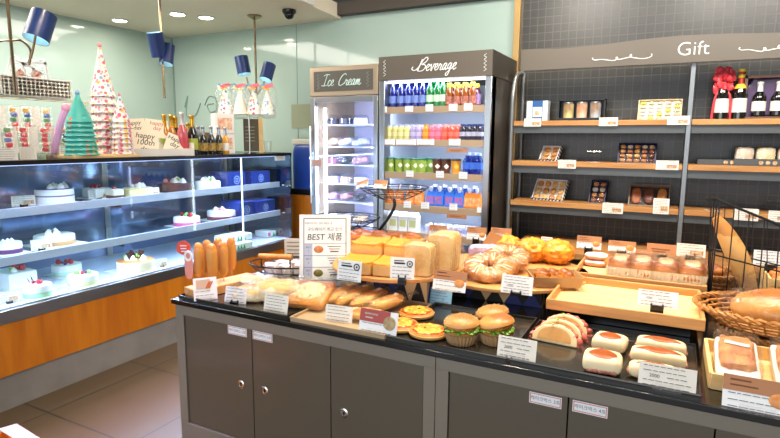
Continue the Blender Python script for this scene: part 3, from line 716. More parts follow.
# things behind the case end
q = at(239, 150, 'x', -3.5)
t = thing('brown_carton', 'plain brown carton behind the hat stand', 'carton', (-3.55, 3.45, ZT), RC)
MB().span((-.1, 0, 0), (.1, .12, .17), mat('kraft', '9a7a55', .7)).build('body', t, bevel=.002)
t = thing('card_terminal', 'small dark payment terminal leaning behind the chrome pole', 'terminal', (-3.36, 3.52, ZT), RC-.5)
MB().box((0, 0, .09), (.07, .03, .18), mat('terminal brown', '33251f', .3)).build('body', t, bevel=.005)
MB().box((0, -.016, .12), (.055, .002, .07), mat('screen', '6a5448', .2)).build('screen', t)
t = thing('menu_frame', 'dark framed notice board standing at the showcase end', 'frame', (-3.30, 3.72, ZT), RC-.75)
MB().box((0, 0, .15), (.13, .012, .28), mat('olive board', '5d5645', .35)).build('board', t)
MB().box((.085, 0, .15), (.035, .03, .30), lightw).build('wood_edge', t)
b = MB()
for k in range(5): b.box((-.01, -.007, .22-k*.03), (.08, .002, .006), mat('chalk', 'a9a391', .6))
b.build('lettering', t)
t = thing('tumbler', 'clear plastic tumbler in front of the notice board', 'tumbler', tuple(zt(268, 152, -3.12)))
MB().lathe([(.028, 0), (.036, .1), (.034, .1), (.026, .004)], clear, 18).build('cup', t)
# drinking water dispenser and its stand, behind the showcase end
c0 = thing('orange_cabinet', 'narrow orange wooden cabinet between showcase and freezer', 'cabinet', (-2.98, 3.96, 0))
MB().span((at(287, 205, 'y', 3.96).x+2.98, 0, 0), (.27, .22, .90), ow).build('body', c0, bevel=.003)
t = thing('water_dispenser', 'royal blue dispenser with a white lid on the orange cabinet', 'dispenser', (-2.86, 4.07, .90))
db = mat('dispenser blue', '1e3f93', .3)
MB().blob((0, 0, .2), (.42, .20, .52), db, e=.35, ez=.3, flat=.77, seg=28, rings=14).build('tank', t)
MB().span((-.2, -.09, .45), (.2, .09, .50), mat('lid cream', 'd9d4c4', .4)).build('lid', t, bevel=.01)
MB().span((-.215, -.105, .0), (.215, .105, .055), blackp).build('base', t, bevel=.005)
b = MB(); b.box((.07, -.105, .2), (.03, .01, .05), mat('tap red', 'c23a2a', .4)); b.build('tap', t)
t = thing('notice_paper', 'beige paper notice taped to the glass wall above the dispenser', 'notice', (-3.1, 4.195, 1.50))
MB().span((-.12, -.002, 0), (.12, 0, .22), mat('old paper', '9aa085', .7)).build('sheet', t)

# ================================================================== pendant lamps
blue_s = mat('lamp shade blue', '0d2c66', .4, coat=.15); shade_in = mat('shade inside', 'a9d4e8', .5)
brass = mat('lamp nickel', 'a08a6e', .25, 1)
def shade(par, c, tilt, az, r=.055, h=.14, p=-.3):
    T = Matrix.Translation(c) @ Matrix.Rotation(az, 4, 'Z') @ Matrix.Rotation(tilt, 4, 'Y') @ Matrix.Rotation(p, 4, 'X'); lid = h*.97 if p < 0 else h*.03
    sh = MB(); sh.M = T; sh.lathe([(r, 0), (r*.98, h)], blue_s, 28, cap=False); s = sh.build('lamp_shade', par)
    b = MB(); b.M = T; b.lathe([(r*.97, .001), (r*.95, h-.001)], shade_in, 28, cap=False); b.lathe([(r*.96, lid), (0, lid)], shade_in, 28, cap=False); b.build('shade_lining', s)
    b = MB(); b.M = T; b.blob((0, 0, h*.62), (.035, .035, .05), mat('bulb glow', 'fff0d8', .4, emis=10), seg=10, rings=8); b.build('bulb', par)
def pendant(label, base, ztop, zlow, shades, arc):
    t = thing('pendant_lamp', label, 'pendant lamp', (base[0], base[1], ztop))
    MB().lathe([(.06, 0), (.06, -.012), (.02, -.03), (.01, -.035)], brass, 24).build('ceiling_rose', t)
    MB().tube([(0, 0, -.02), (0, 0, zlow-ztop)], .009, brass, 8).build('rod', t)
    for (c, tilt, az, r, h, pp), ar in zip(shades, arc):
        if ar: MB().tube(smooth_path(ar, 6), .007, brass, 6).build('arm', t)
        shade(t, c, tilt, az, r, h, pp)
    return t
def off(px, py, base, ztop):
    "point at the lamp's own depth"
    b0 = Vector((base[0], base[1], 0)); n = Vector((FW.x, FW.y, 0)).normalized()
    d = (px-390)*RT-(py-219)*UP+FPX*FW; tt = (b0-Vector((CAM.x, CAM.y, 0))).dot(n)/Vector((d.x, d.y, 0)).dot(n)
    q = CAM+d*tt; return q-Vector((base[0], base[1], ztop))
# middle lamp (two shades, rod to the hat bags)
bs = at(254, 2, 'z', 2.55); Bc = (bs.x, bs.y)
f = lambda x, y: off(x, y, Bc, 2.55)
pendant('blue two shade pendant lamp hanging in front of the back glass wall', Bc, 2.44, 2.44+f(255, 80).z,
    [(f(244, 61), -.18, YAW, .058, .15, -.06), (f(265, 67), .22, YAW, .055, .15, -.35)],
    [[f(246, 64), f(249, 76), f(254, 90)], [f(264, 68), f(262, 74), f(255, 84)]])
bs = at(161, -18, 'z', 2.55); bs = at(161, 30, 'y', 2.9); Bc = (bs.x, bs.y); f2 = lambda x, y: off(x, y, Bc, 2.55)
pendant('blue two shade pendant lamp with a hanging spike above the champagne bottles', Bc, 2.44, 2.44+f2(163.5, 83).z,
    [(f2(159, 41), -.06, YAW, .058, .17, .3), (f2(165, 49), .05, YAW, .05, .15, -.3)], [None, None])
# big lamp at the picture edge
bs = at(9, 20, 'y', 1.8); Bc = (bs.x, bs.y); f3 = lambda x, y: off(x, y, Bc, 2.55)
t = pendant('large pendant lamp with curved arm and blue shade over the candle packs', Bc, 2.44, 2.44+f3(13, 75).z,
    [(f3(34, 19), .18, YAW, .066, .16, -.35)], [[f3(9, 20), f3(20, 20), f3(29, 30), f3(27, 43)]])
MB().tube([f3(34, 14), f3(31, 30), f3(27, 45)], .007, brass, 6).build('shade_stem', t)
MB().tube(smooth_path([f3(9, 20), f3(0, 20), f3(-12, 25)], 5), .007, brass, 6).build('arm', t)
# ================================================================== script lettering
GL = {'e': ([(0, .35), (.4, .55), (.5, .9), (.3, 1.02), (.08, .65), (.18, .12), (.42, 0), (.72, .25)], .68),
 'v': ([(0, .7), (.15, .98), (.3, .02), (.42, .05), (.65, .98), (.9, .85)], .8), 'r': ([(0, .3), (.18, 1), (.3, .78), (.52, .85), (.42, .15), (.6, 0), (.8, .25)], .74),
 'a': ([(.58, .88), (.3, 1.02), (.05, .5), (.2, 0), (.45, .35), (.6, .98), (.55, .12), (.7, 0), (.9, .25)], .86),
 'g': ([(.58, .88), (.3, 1.02), (.05, .55), (.2, .1), (.45, .4), (.6, .98), (.45, -.6), (.2, -.95), (.0, -.65), (.4, -.15), (.9, .3)], .86),
 'c': ([(.52, .82), (.3, 1.02), (.05, .5), (.2, 0), (.45, .02), (.7, .3)], .66),
 'm': ([(0, .3), (.16, .98), (.14, .02), (.24, .6), (.42, .98), (.44, .02), (.54, .6), (.72, .98), (.74, .1), (.9, 0), (1.15, .3)], 1.1)}
CAPS = {'B': ([[(.35, 1.9), (.2, .9), (.05, .05)], [(-1.0, .75), (-1.1, .35), (-.5, .15), (.1, .7), (.6, 1.8), (1.1, 2.15), (1.35, 1.8), (1.0, 1.3), (.5, 1.05), (1.1, .95), (1.3, .5), (.9, .05), (.2, 0), (-.15, .25)]], 1.45),
 'I': ([[(-.1, 1.75), (.3, 2.0), (1.1, 1.95)], [(.55, 1.95), (.45, .9), (.3, .05)], [(-.2, .1), (.3, .02), (.9, .15)]], 1.05),
 'C': ([[(1.3, 1.7), (1.15, 2.0), (.6, 1.75), (.15, .8), (.3, .05), (.9, .1), (1.4, .5)]], 1.35)}
def script(b, word, x, z, hgt, y, r, m, slant=.22):
    for ch in word:
        if ch == ' ': x += hgt*.9; continue
        st, adv = CAPS[ch] if ch in CAPS else ([GL[ch][0]], GL[ch][1])
        for s_ in st:
            b.tube(smooth_path([(x+(q[0]+q[1]*slant)*hgt, y, z+q[1]*hgt) for q in s_], 4), r, m, 5)
        x += adv*hgt
def side_flourish(b, x, z0, z1, y, m):
    n = 9; b.tube(smooth_path([(x+(.012 if k % 2 else -.006), y, z0+(z1-z0)*k/n) for k in range(n+1)], 3), .0016, m, 5)
# ================================================================== beverage cooler
FY, BY = 3.54, 4.185
cl = thing('beverage_cooler', 'open steel beverage cooler with a brown header reading Beverage', 'refrigerator', (-1.505, 3.86, 0))
OC = Matrix.Translation((1.505, -3.86, 0))
def CB(): b = MB(); b.M = OC; return b
xa, xb = -1.926, -1.085
inner = mat('cooler inner', 'c4cede', .35); brownh = mat('header brown', '5e564b', .45)
CB().span((xa, FY, 0), (xb, BY, .55), darksteel).build('plinth', cl, bevel=.004)
CB().span((xa, FY+.1, .55), (xa+.03, BY, 1.82), inner).build('side_wall', cl)
b = CB(); b.span((xb-.03, FY+.1, .55), (xb-.012, BY, 1.82), inner); b.span((xb-.012, FY+.02, .55), (xb, BY, 1.82), darksteel); b.build('side_wall', cl)
CB().span((xa+.03, BY-.03, .55), (xb-.03, BY-.005, 1.82), inner).build('back_wall', cl)
for x in (xa, xb-.045): CB().span((x, FY, .55), (x+.045, FY+.10, 1.82), steel).build('front_post', cl, bevel=.004)
hd = CB().span((xa, FY-.005, 1.82), (xb, BY, 1.985), brownh).build('header', cl)
b = CB(); b.span((xb, FY-.005, 1.82), (xb+.004, BY, 1.985), darksteel); b.build('header_side', cl)
lt = mat('letter white', 'f2f4f2', .5)
b = CB(); script(b, 'Beverage', -1.62, 1.872, .042, FY-.008, .0032, lt, .3); side_flourish(b, -1.88, 1.85, 1.96, FY-.008, lt); side_flourish(b, -1.135, 1.85, 1.96, FY-.008, lt)
b.build('lettering', hd)
rows = [1.632, 1.400, 1.166, .930, .728]
for i, z in enumerate(rows):
    s = CB().span((xa+.03, FY+.03, z-.014), (xb-.03, BY-.03, z-.004), mat('shelf wire white', 'c9ced2', .35, .3)).build('shelf', cl)
    CB().span((xa+.035, FY+.012, z-.046), (xb-.045, FY+.03, z+.002), mat('price rail', 'a58e72', .4)).build('price_rail', s)
    CB().span((xa+.05, FY+.06, z-.026), (xb-.06, FY+.08, z-.014), LIST_WHITE).build('light_strip', s)
    if i < 5: area('cooler_strip', ((xa+xb)/2, FY+.09, z-.03), .7, 1.25, (.80, .86, 1), sy=.03, rot=(R(25), 0, 0))
CB().span((xa+.05, FY+.05, 1.805), (xb-.06, FY+.08, 1.818), LIST_WHITE).build('light_strip', cl)
area('cooler_strip', ((xa+xb)/2, FY+.07, 1.80), .7, 1.6, (.80, .86, 1), sy=.03, rot=(R(25), 0, 0))
CB().span((xb-.058, FY+.06, .6), (xb-.048, FY+.075, 1.8), LIST_WHITE).build('light_strip', cl)
# ---- drinks
def lathe_bottle(bm_, capm, prof, cap, label_m=None, lz=(.3, .6), scale=1):
    def f():
        t = thing('drink_bottle', '', 'bottle')
        MB().lathe(prof, bm_, 16).build('bottle_body', t)
        MB().lathe(cap, capm, 12).build('bottle_cap', t)
        if label_m:
            h = prof[-1][1]; r = max(q[0] for q in prof)
            MB().lathe([(r*1.01, h*lz[0]), (r*1.02, h*(lz[0]+.02)), (r*1.02, h*lz[1])], label_m, 16, cap=False).build('wrap_label', t)
        return t
    return f
blueg = mat('cobalt bottle', '0a1f74', .08, coat=1, emis=0); 
tallp = [(.027, 0), (.029, .005), (.029, .11), (.02, .14), (.011, .165), (.011, .19)]
waterb = Kind(lathe_bottle(blueg, mat('cap blue', '2b4fb5', .3), tallp, [(.0125, .185), (.0125, .205), (0, .206)], mat('pale label', '6f86c8', .5), (.18, .45)))
greeng = Kind(lathe_bottle(mat('green bottle', '147038', .08, coat=1), mat('cap green', '2f9a52', .3), tallp, [(.0125, .185), (.0125, .205), (0, .206)], mat('mint label', 'bfe0c0', .5), (.2, .45)))
tea = Kind(lathe_bottle(mat('tea brown', '8a4a20', .1, coat=1), mat('cap yellow', 'f0cf3a', .35), [(.024, 0), (.028, .01), (.026, .05), (.029, .09), (.018, .125), (.013, .14)], [(.017, .135), (.017, .162), (0, .163)], mat('pink flower label', 'c88a8a', .5, col2='8a4a20', vscale=60), (.15, .5)))
teas = Kind(lathe_bottle(mat('tea plum', '6a3040', .1, coat=1), mat('cap yellow', 'f0cf3a', .35), [(.024, 0), (.028, .01), (.026, .05), (.029, .09), (.018, .125), (.013, .14)], [(.017, .135), (.017, .162), (0, .163)], mat('violet label', '9a6fae', .5, col2='c9a0c0', vscale=60), (.15, .65)))
jp = [(.024, 0), (.027, .006), (.027, .075), (.02, .095), (.016, .1)]; jc = [(.018, .098), (.018, .112), (0, .113)]
def juice(c, cap='e8e8ec', lab=None): return Kind(lathe_bottle(mat('juice '+c, c, .25, coat=.5), mat('cap '+cap, cap, .35), jp, jc, mat('juice label '+(lab or c), lab, .5) if lab else None))
jy, jl, jo, jpk, jrd, jdk = juice('cfc878', 'b9bccc', 'd9d49c'), juice('9a90c0', 'b9bccc', 'b5aed4'), juice('e8861a', 'e09a30', 'eea040'), juice('e0607e', 'd0a8b8', 'e67c96'), juice('e0503e', 'd0a0a0', 'e86a5c'), juice('1c1a30', '2a3f7a', 'a9a9c0')
def FP(px, z, dy=.085): p = at(px, 100, 'y', FY+dy); q = CAM+(p-CAM); return (q.x, FY+dy, z)
def rowput(kind, pxs, z, label, group, dy=.085, back=0):
    for px in pxs:
        kind.put(FP(px, z, dy), random.uniform(-.3, .3), label, group)
        for k in range(back): x, y, zz = FP(px, z, dy); kind.put((x, y+.075*(k+1), zz), random.uniform(-.3, .3), label, group)
z1, z2, z3, z4, z5 = [z-.003 for z in rows]
rowput(waterb, (386, 393, 401, 408.5, 416, 423), z1, 'tall cobalt blue glass water bottle on the top cooler shelf', 'blue water bottles on the top cooler shelf', back=1)
rowput(greeng, (430, 437.5, 443), z1, 'green glass sparkling water bottle on the top cooler shelf', 'green bottles on the top cooler shelf', back=1)
rowput(tea, (449, 457, 465, 472.5), z1, 'amber tea bottle with yellow cap on the top cooler shelf', 'amber tea bottles with yellow caps')
rowput(teas, (453, 461, 469, 477), z1+.0, 'plum coloured tea bottle standing behind the amber ones', 'plum tea bottles in the second row', dy=.19)
rowput(juice('d98ab4', 'e0c0d8', 'e0a8c4'), (384.5,), z2, 'pink drink bottle at the end of the second cooler shelf', None)
rowput(jy, (389.5, 395.5, 401.5, 407.5), z2, 'pale yellow drink bottle on the second cooler shelf', 'pale yellow bottles on the second shelf', back=1)
rowput(jl, (414, 419.5), z2, 'pale lilac drink bottle on the second cooler shelf', 'lilac bottles on the second shelf', back=1)
rowput(jo, (426.5,), z2, 'orange juice bottle on the second cooler shelf', None)
rowput(jpk, (433.5, 439), z2, 'pink fruit drink bottle on the second cooler shelf', 'pink bottles on the second shelf', back=1)
rowput(jrd, (445.5, 452.5, 458), z2, 'coral red fruit drink bottle on the second cooler shelf', 'coral bottles on the second shelf', back=1)
rowput(jdk, (464, 470, 475.5, 481), z2, 'dark navy drink bottle on the second cooler shelf', 'navy bottles on the second shelf', back=1)
def mk_cup(body, lidc, logo):
    def f():
        t = thing('drink_cup', '', 'cup'); m = mat('cup '+body, body, .35)
        MB().lathe([(.026, 0), (.029, .002), (.036, .095)], m, 18).build('cup_body', t)
        MB().lathe([(.038, .094), (.038, .103), (.03, .108), (0, .108)], mat('lid '+lidc, lidc, .3), 18).build('cup_lid', t)
        b = MB(); b.M = face_T(0, -.0335, .052) @ Matrix.Rotation(PI/4, 4, 'Z'); b.box((0, 0, 0), (.026, .026, .003), mat('logo '+logo, logo, .5)); b.build('printed_patch', t)
        return t
    return f
gc, bc, oc = Kind(mk_cup('8aa83e', '2f6a5a', 'e6e8d0')), Kind(mk_cup('5a3420', '23232a', 'eae6e0')), Kind(mk_cup('d9962e', '23232a', 'f0b84a'))
for px in (384, 391.5, 400, 408.5, 416, 422): gc.put(FP(px, z3), random.uniform(.2, .7), 'green matcha cup with dark lid on the third cooler shelf', 'green cups on the third shelf')
for px in (388, 404, 426, 432): gc.put(FP(px, z3, .17), .4, 'green matcha cup in the second row of the third cooler shelf', 'green cups in the second row')
for px, l in ((438.5, 'brown coffee cup with white patch, first after the green cups'), (447.5, 'brown coffee cup with white patch beside the orange cup')): bc.put(FP(px, z3), .45, l)
oc.put(FP(457.5, z3), .45, 'orange yellow cup with dark lid beside the brown cups')
def mk_pet():
    t = thing('water_bottle', '', 'bottle')
    MB().lathe([(.03, 0), (.032, .01), (.03, .05), (.032, .09), (.014, .125), (.013, .135)], glass('clear blue plastic', '8fb4ee', refl=.06), 14).build('bottle_body', t)
    MB().lathe([(.033, .04), (.033, .085)], mat('water label', '2f62c9', .4), 14, cap=False).build('wrap_label', t)
    MB().lathe([(.016, .132), (.016, .15), (0, .15)], mat('cap pale', 'bcd0f4', .35), 12).build('bottle_cap', t)
    return t
pet = Kind(mk_pet)
for px in (469, 475, 481): pet.put(FP(px, z3), 0, 'clear water bottle with bright blue label on the third cooler shelf', 'blue labelled water bottles')
for px in (471.5, 478): pet.put(FP(px, z3, .17), 0, 'blue labelled water bottle in the back row of the third shelf', 'water bottles in the back row')
def mk_pouch(col, art):
    def f():
        t = thing('drink_pouch', '', 'drink pouch'); m = mat('pouch '+col, col, .3)
        def fn(x, y, z): return (x*(1-.12*z), y*(1-.8*max(0, (z+.2)))*.9 if z > -.2 else y, z)
        b = MB(); b.blob((0, 0, .055), (.072, .05, .11), m, e=.45, ez=.35, seg=20, rings=10, fn=fn); b.build('pouch_body', t)
        MB().lathe([(.009, .105), (.009, .118), (.013, .12), (.013, .14), (0, .141)], mat('spout white', 'dfe4f0', .35), 10).build('spout_cap', t)
        b = MB(); b.M = Matrix.Translation((0, -.022, .045)); b.box((0, 0, 0), (.05, .004, .055), mat('pouch art '+art, art, .4, col2=col, vscale=35)); b.build('artwork', t)
        return t
    return f
pb, po = Kind(mk_pouch('2f6fd0', 'e0502f')), Kind(mk_pouch('e8822a', 'f0c8a0'))
for px in (433, 441.5, 452, 462): pb.put(FP(px, z4), random.uniform(-.1, .1), 'blue drink pouch with red figure print on the fourth shelf', 'blue drink pouches')
for px in (472, 480): po.put(FP(px, z4), 0, 'orange drink pouch at the post end of the fourth shelf', 'orange drink pouches')
for px in (390, 400, 412, 421): po.put(FP(px, z4), 0, 'orange drink pouch behind the wire bowl on the fourth shelf', 'orange pouches behind the wire bowl')
for px in (437, 447, 457, 468, 478): pet.put(FP(px, z4, .17), 0, 'pale water bottle behind the drink pouches', 'water bottles behind the pouches')
def mk_carton():
    t = thing('yogurt_pack', '', 'yogurt'); m = mat('yogurt white', 'ccd2ea', .35)
    for k in range(2):
        b = MB(); b.lathe([(.018, 0), (.02, .01), (.016, .03), (.02, .05), (.014, .062)], m, 12, c=(-.021+.042*k, 0, 0)); b.build('yogurt_bottle', t)
    MB().span((-.042, -.022, .018), (.042, .022, .045), glass('film', 'eef2ff', refl=.06)).build('film_band', t)
    return t
yg = Kind(mk_carton)
for k in range(8): yg.put(FP(432+k*6.6, z5), 0, 'twin pack of small white yogurt drinks, bottom cooler shelf', 'white yogurt packs on the bottom shelf')
for k in range(7): yg.put(FP(436+k*6.6, z5, .17), 0, 'twin pack of small white yogurt drinks in the second row', 'white yogurt packs in the second row')
def mk_milk():
    t = thing('milk_carton', '', 'milk carton'); MB().span((-.035, -.035, 0), (.035, .035, .11), mat('milk carton white', 'e6e8ea', .4)).build('body', t, bevel=.002)
    MB().hexa([(-.035, -.035, .11), (.035, -.035, .11), (.035, .035, .11), (-.035, .035, .11)], [(-.035, -.004, .14), (.035, -.004, .14), (.035, .004, .14), (-.035, .004, .14)], MATS['milk carton white']).build('gable', t)
    b = MB(); b.box((0, -.036, .06), (.05, .002, .05), mat('milk print', 'b9c48a', .5)); b.build('print', t)
    return t
mk = Kind(mk_milk)
for px in (387, 396, 406, 416): mk.put(FP(px, z5), 0, 'white carton standing on the bottom cooler shelf', 'white cartons on the bottom shelf')
def rcard(lbl, x0, x1, y0, y1, rz=0, style='white'):
    p = at((x0+x1)/2, y1, 'y', FY+.008); s = scale_at(p)
    return card(lbl, p, (x1-x0)*s*1.1, (y1-y0)*s, rz, lean=0, style=style, legs=False)
for a in (('price card under the first blue water bottles', 381.5, 387, 106.5, 112.5), ('price card under the middle of the blue water bottles', 405, 413, 106, 112), ('price card where blue and green bottles meet', 425.5, 433, 104.5, 111.5),
          ('price card under the first amber teas', 449, 457, 104, 111), ('price card under the last amber teas', 464, 472, 103.5, 110.5), ('wide price strip under the pale yellow bottles', 383, 395, 139, 145), ('wide price strip under the pale and lilac bottles', 396, 416, 139, 145),
          ('wide price strip under the orange and pink bottles', 417, 434, 139, 145), ('price card under the coral bottles', 449, 460, 139, 145.5), ('price card under the green cups', 406, 413.5, 170.5, 177), ('price card under the brown cups', 436, 443.5, 171, 178), ('price card under the water bottles', 459, 467, 172, 179),
          ('price card behind the wire bowl', 403.5, 411, 201, 208), ('price card near the blue pouches', 421, 429, 202, 209), ('tilted price card under the blue pouches', 449.5, 457, 203.5, 210.5), ('price card under the orange pouches', 477, 483, 207, 213)):
    rcard('small white '+a[0], *a[1:])
rcard('yellow notice strip under the cooler shelf of coral bottles', 447, 467, 148.5, 152.5, style='woody'); rcard('yellow notice strip under the blue pouches shelf', 447, 466, 214, 218.5, style='woody')

# ================================================================== ice cream freezer
fz = thing('ice_cream_freezer', 'upright glass door freezer with a framed header reading Ice Cream', 'freezer', (-2.235, 3.86, 0))
OC = Matrix.Translation((2.235, -3.86, 0))
xa, xb = -2.535, -1.935
fr = mat('freezer frame', 'b7a48c', .35, .6)
CB().span((xa, FY+.02, 0), (xb, BY, .45), fr).build('plinth', fz, bevel=.004)
for x in (xa, xb-.03): CB().span((x, FY+.06, .45), (x+.03, BY, 1.73), fr).build('side_wall', fz)
CB().span((xa+.03, BY-.03, .45), (xb-.03, BY-.01, 1.73), mat('freezer inner', 'cfcdec', .4)).build('back_wall', fz)
h_ = CB().span((xa, FY, 1.725), (xb, BY, 1.945), fr).build('header', fz, bevel=.004)
CB().span((xa+.04, FY-.004, 1.76), (xb-.04, FY+.002, 1.91), mat('header slate', '5a564e', .4)).build('header_panel', h_)
b = CB(); l2 = mat('letter mint', 'd5f0e6', .5); script(b, 'Ice Cream', -2.415, 1.80, .042, FY-.007, .0030, l2, .3); side_flourish(b, -2.455, 1.78, 1.89, FY-.006, mat('flourish dull', '93a098', .5)); side_flourish(b, -2.02, 1.78, 1.89, FY-.006, MATS['flourish dull']); b.build('lettering', h_)
dr = CB()
dr.span((xa, FY, .45), (xa+.04, FY+.05, 1.72), steel); dr.span((xb-.04, FY, .45), (xb, FY+.05, 1.72), steel); dr.span((xa+.04, FY, 1.68), (xb-.04, FY+.05, 1.72), steel); dr.span((xa+.04, FY, .45), (xb-.04, FY+.05, .5), steel)
dr = dr.build('door_frame', fz, bevel=.003)
CB().span((xa+.04, FY+.01, .5), (xb-.04, FY+.016, 1.68), pane).build('door_glass', dr)
b = CB(); b.tube([(xa+.02, FY-.03, .9), (xa+.02, FY-.03, 1.5)], .008, chrome, 8); b.tube([(xa+.02, FY, .95), (xa+.02, FY-.03, .95)], .006, chrome, 6); b.tube([(xa+.02, FY, 1.45), (xa+.02, FY-.03, 1.45)], .006, chrome, 6); b.build('door_handle', dr)
b = CB(); b.span((xa+.01, FY-.004, 1.19), (xa+.10, FY, 1.24), mat('sticker tan', 'b88f80', .5)); b.build('sticker', dr)
CB().span((xa+.075, FY+.07, .55), (xa+.095, FY+.085, 1.64), mat('led white b', 'e8e6ff', .5, emis=9)).build('light_tube', fz)
CB().span((xb-.06, FY+.07, .55), (xb-.05, FY+.085, 1.64), MATS['led white b']).build('light_tube', fz)
frz = [at(340, y, 'y', FY+.15).z for y in (124, 146, 164, 183, 201, 222)]
for i, z in enumerate(frz):
    CB().span((xa+.03, FY+.12, z-.012), (xb-.03, BY-.04, z-.004), mat('frosted shelf', 'd0d4ee', .3)).build('shelf', fz)
area('freezer_strip', (xa+.10, FY+.10, 1.1), .03, 5.5, (.74, .70, 1), sy=1.1, rot=(R(90), 0, R(-35)))
area('freezer_strip', (xb-.07, FY+.10, 1.1), .03, 4, (.74, .70, 1), sy=1.1, rot=(R(90), 0, R(40)))
area('freezer_strip', ((xa+xb)/2, FY+.14, 1.66), .4, 1.4, (.78, .76, 1), sy=.04)
fro = ['2c2a3a', 'e0d6e2', 'd99ab0', 'd6b48a', 'c78ab4', 'e9e4ee', 'a45f74', 'b9c0e0']
labs = ['top', 'second', 'third', 'fourth', 'fifth', 'lowest']
colw = {'2c2a3a': 'dark', 'e0d6e2': 'pale lilac', 'd99ab0': 'pink', 'd6b48a': 'beige', 'c78ab4': 'mauve', 'e9e4ee': 'white', 'a45f74': 'berry red', 'b9c0e0': 'pale blue'}
rg = random.Random(5)
for i, z in enumerate(frz):
    zz = z-.004
    for k, px in enumerate((333, 347, 361)):
        p = at(px, 150, 'y', FY+.24); c = fro[(i*3+k*2) % 8 if i else (0, 0, 5)[k]]
        if i in (0, 3) or (i == 2 and k == 0):
            t = thing('frozen_cake_box', '%s frozen cake under a clear dome on the %s freezer shelf, %s' % (colw[c], labs[i], ('hinge side', 'middle', 'cooler side')[k]), 'frozen cake', (p.x, FY+.24, zz))
            MB().lathe([(.058, 0), (.058, .045), (.05, .05), (0, .052)], mat('ice '+c, c, .4), 18).build('frozen_cake', t)
            MB().lathe([(.064, .002), (.064, .055), (.045, .075), (0, .08)], glass('frosty dome', 'eef0ff', refl=.08), 18).build('dome_lid', t)
        else:
            t = thing('ice_cream_bag', '%s wrapped ice cream bag lying on the %s freezer shelf, %s' % (colw[c], labs[i], ('hinge side', 'middle', 'cooler side')[k]), 'ice cream', (p.x, FY+.24, zz), rg.uniform(-.3, .3))
            for q in range(2):
                MB().blob((-.025+q*.04, rg.uniform(-.02, .02), .028+.012*q), (.08, .11, .055), mat('ice '+c, c, .4), e=.8, nz=.2, seg=14, rings=8, seed=q+i).build('ice_cream', t)
            MB().blob((0, 0, .04), (.15, .16, .085), wraps, e=.7, nz=.2, seg=16, rings=8, seed=k).build('clear_bag', t)

# ================================================================== gift shelves
GY, GB = 3.90, 4.18
gs = thing('gift_shelf_unit', 'tall metal framed gift shelving with oak boards and arched brown header', 'shelving', (-.3, 4.04, 0))
OC = Matrix.Translation((.3, -4.04, 0))
XL, XM, XR = -1.055, .075, 1.18
for x in (XL+.02, XM, XR):
    CB().tube([(x, GB-.01, 0), (x, GB-.01, 1.9)], .014, postm, 8).build('rear_post', gs)
for x in (XL+.012,): CB().tube(smooth_path([(x, GY+.01, 0), (x, GY+.01, 1.2), (x, GY+.01, 1.62), (x, GY+.03, 1.76), (x, GY+.10, 1.86), (x, GB-.02, 1.90)], 5), .016, postm, 10).build('curved_post', gs)
for x in (XM, XR): CB().span((x-.013, GY-.005, 0), (x+.013, GY+.02, 1.90), postm).build('front_post', gs, bevel=.002)
cut = [(XL+.03, XM-.016), (XM+.016, XR-.016)]
zs = [1.538, 1.257, .972]
for z in zs:
    for a, c2 in cut:
        s = CB().span((a, GY-.008, z-.034), (c2, GB-.01, z), shelfw).build('shelf_board', gs, bevel=.002)
        b = CB(); b.span((a, GY+.012, z-.085), (c2, GY+.03, z-.036), shelfm); b.span((a, GB-.04, z-.06), (c2, GB-.02, z-.036), shelfm)
        b.build('shelf_rail', s)
CB().span((-.94, 3.55, .655), (1.3, GB-.01, .69), wood('dull oak', 'a4713f', 'b58350', (1.5, 25, 25))).build('base_shelf', gs)
CB().span((-.90, 3.65, 0), (1.2, GB-.02, .655), mat('gift base', '55504a', .6)).build('base_cabinet', gs)
# arched header
sg = [at(x, y, 'y', GY-.02) for x, y in ((521.7, 50), (560, 49), (600, 45.5), (640, 40), (680, 36), (730, 34), (780, 33.5))]
out = [(p.x, p.z) for p in sg]+[(XR, sg[-1].z-.01), (XR, 1.878)]+[(XL+.075, 1.878)]
b = CB(); T_ = Matrix.Translation((0, GY-.02, 0)) @ RX90
b.prism([(p[0], p[1]) for p in reversed(out)], .02, brownh, T_)
sgn = b.build('header_sign', gs)
b = CB()
gp = at(693, 49, 'y', GY-.04)
b.text('Gift', .115, lt, Matrix.Translation((gp.x, GY-.0405, gp.z)) @ RX90, thin=.014)
def vine(xa_, ya_, xb_, yb_, flip=1):
    A_, B_ = at(xa_, ya_, 'y', GY-.041), at(xb_, yb_, 'y', GY-.041); pts = []; n = 60
    for k in range(n+1):
        t_ = k/n; base = A_.lerp(B_, t_); w = math.sin(t_*4*PI)*.006
        lx = lz = 0
        for cpos in (.0, .42, .66, 1.0):
            d_ = (t_-cpos)/.06
            if abs(d_) < 1: a_ = d_*PI; lx += -math.sin(a_)*.014; lz += (1+math.cos(a_))*.010
        pts.append((base.x+lx, GY-.041, base.z+w+lz))
    b.tube(pts, .0026, lt, 5)
vine(593, 61, 651, 57); vine(740, 51, 800, 49)
b.build('lettering', sgn)
G = lambda px, z, dy=.12: (at(px, 219, 'y', GY+dy).x, GY+dy, z+.001)
z1, z2, z3 = zs
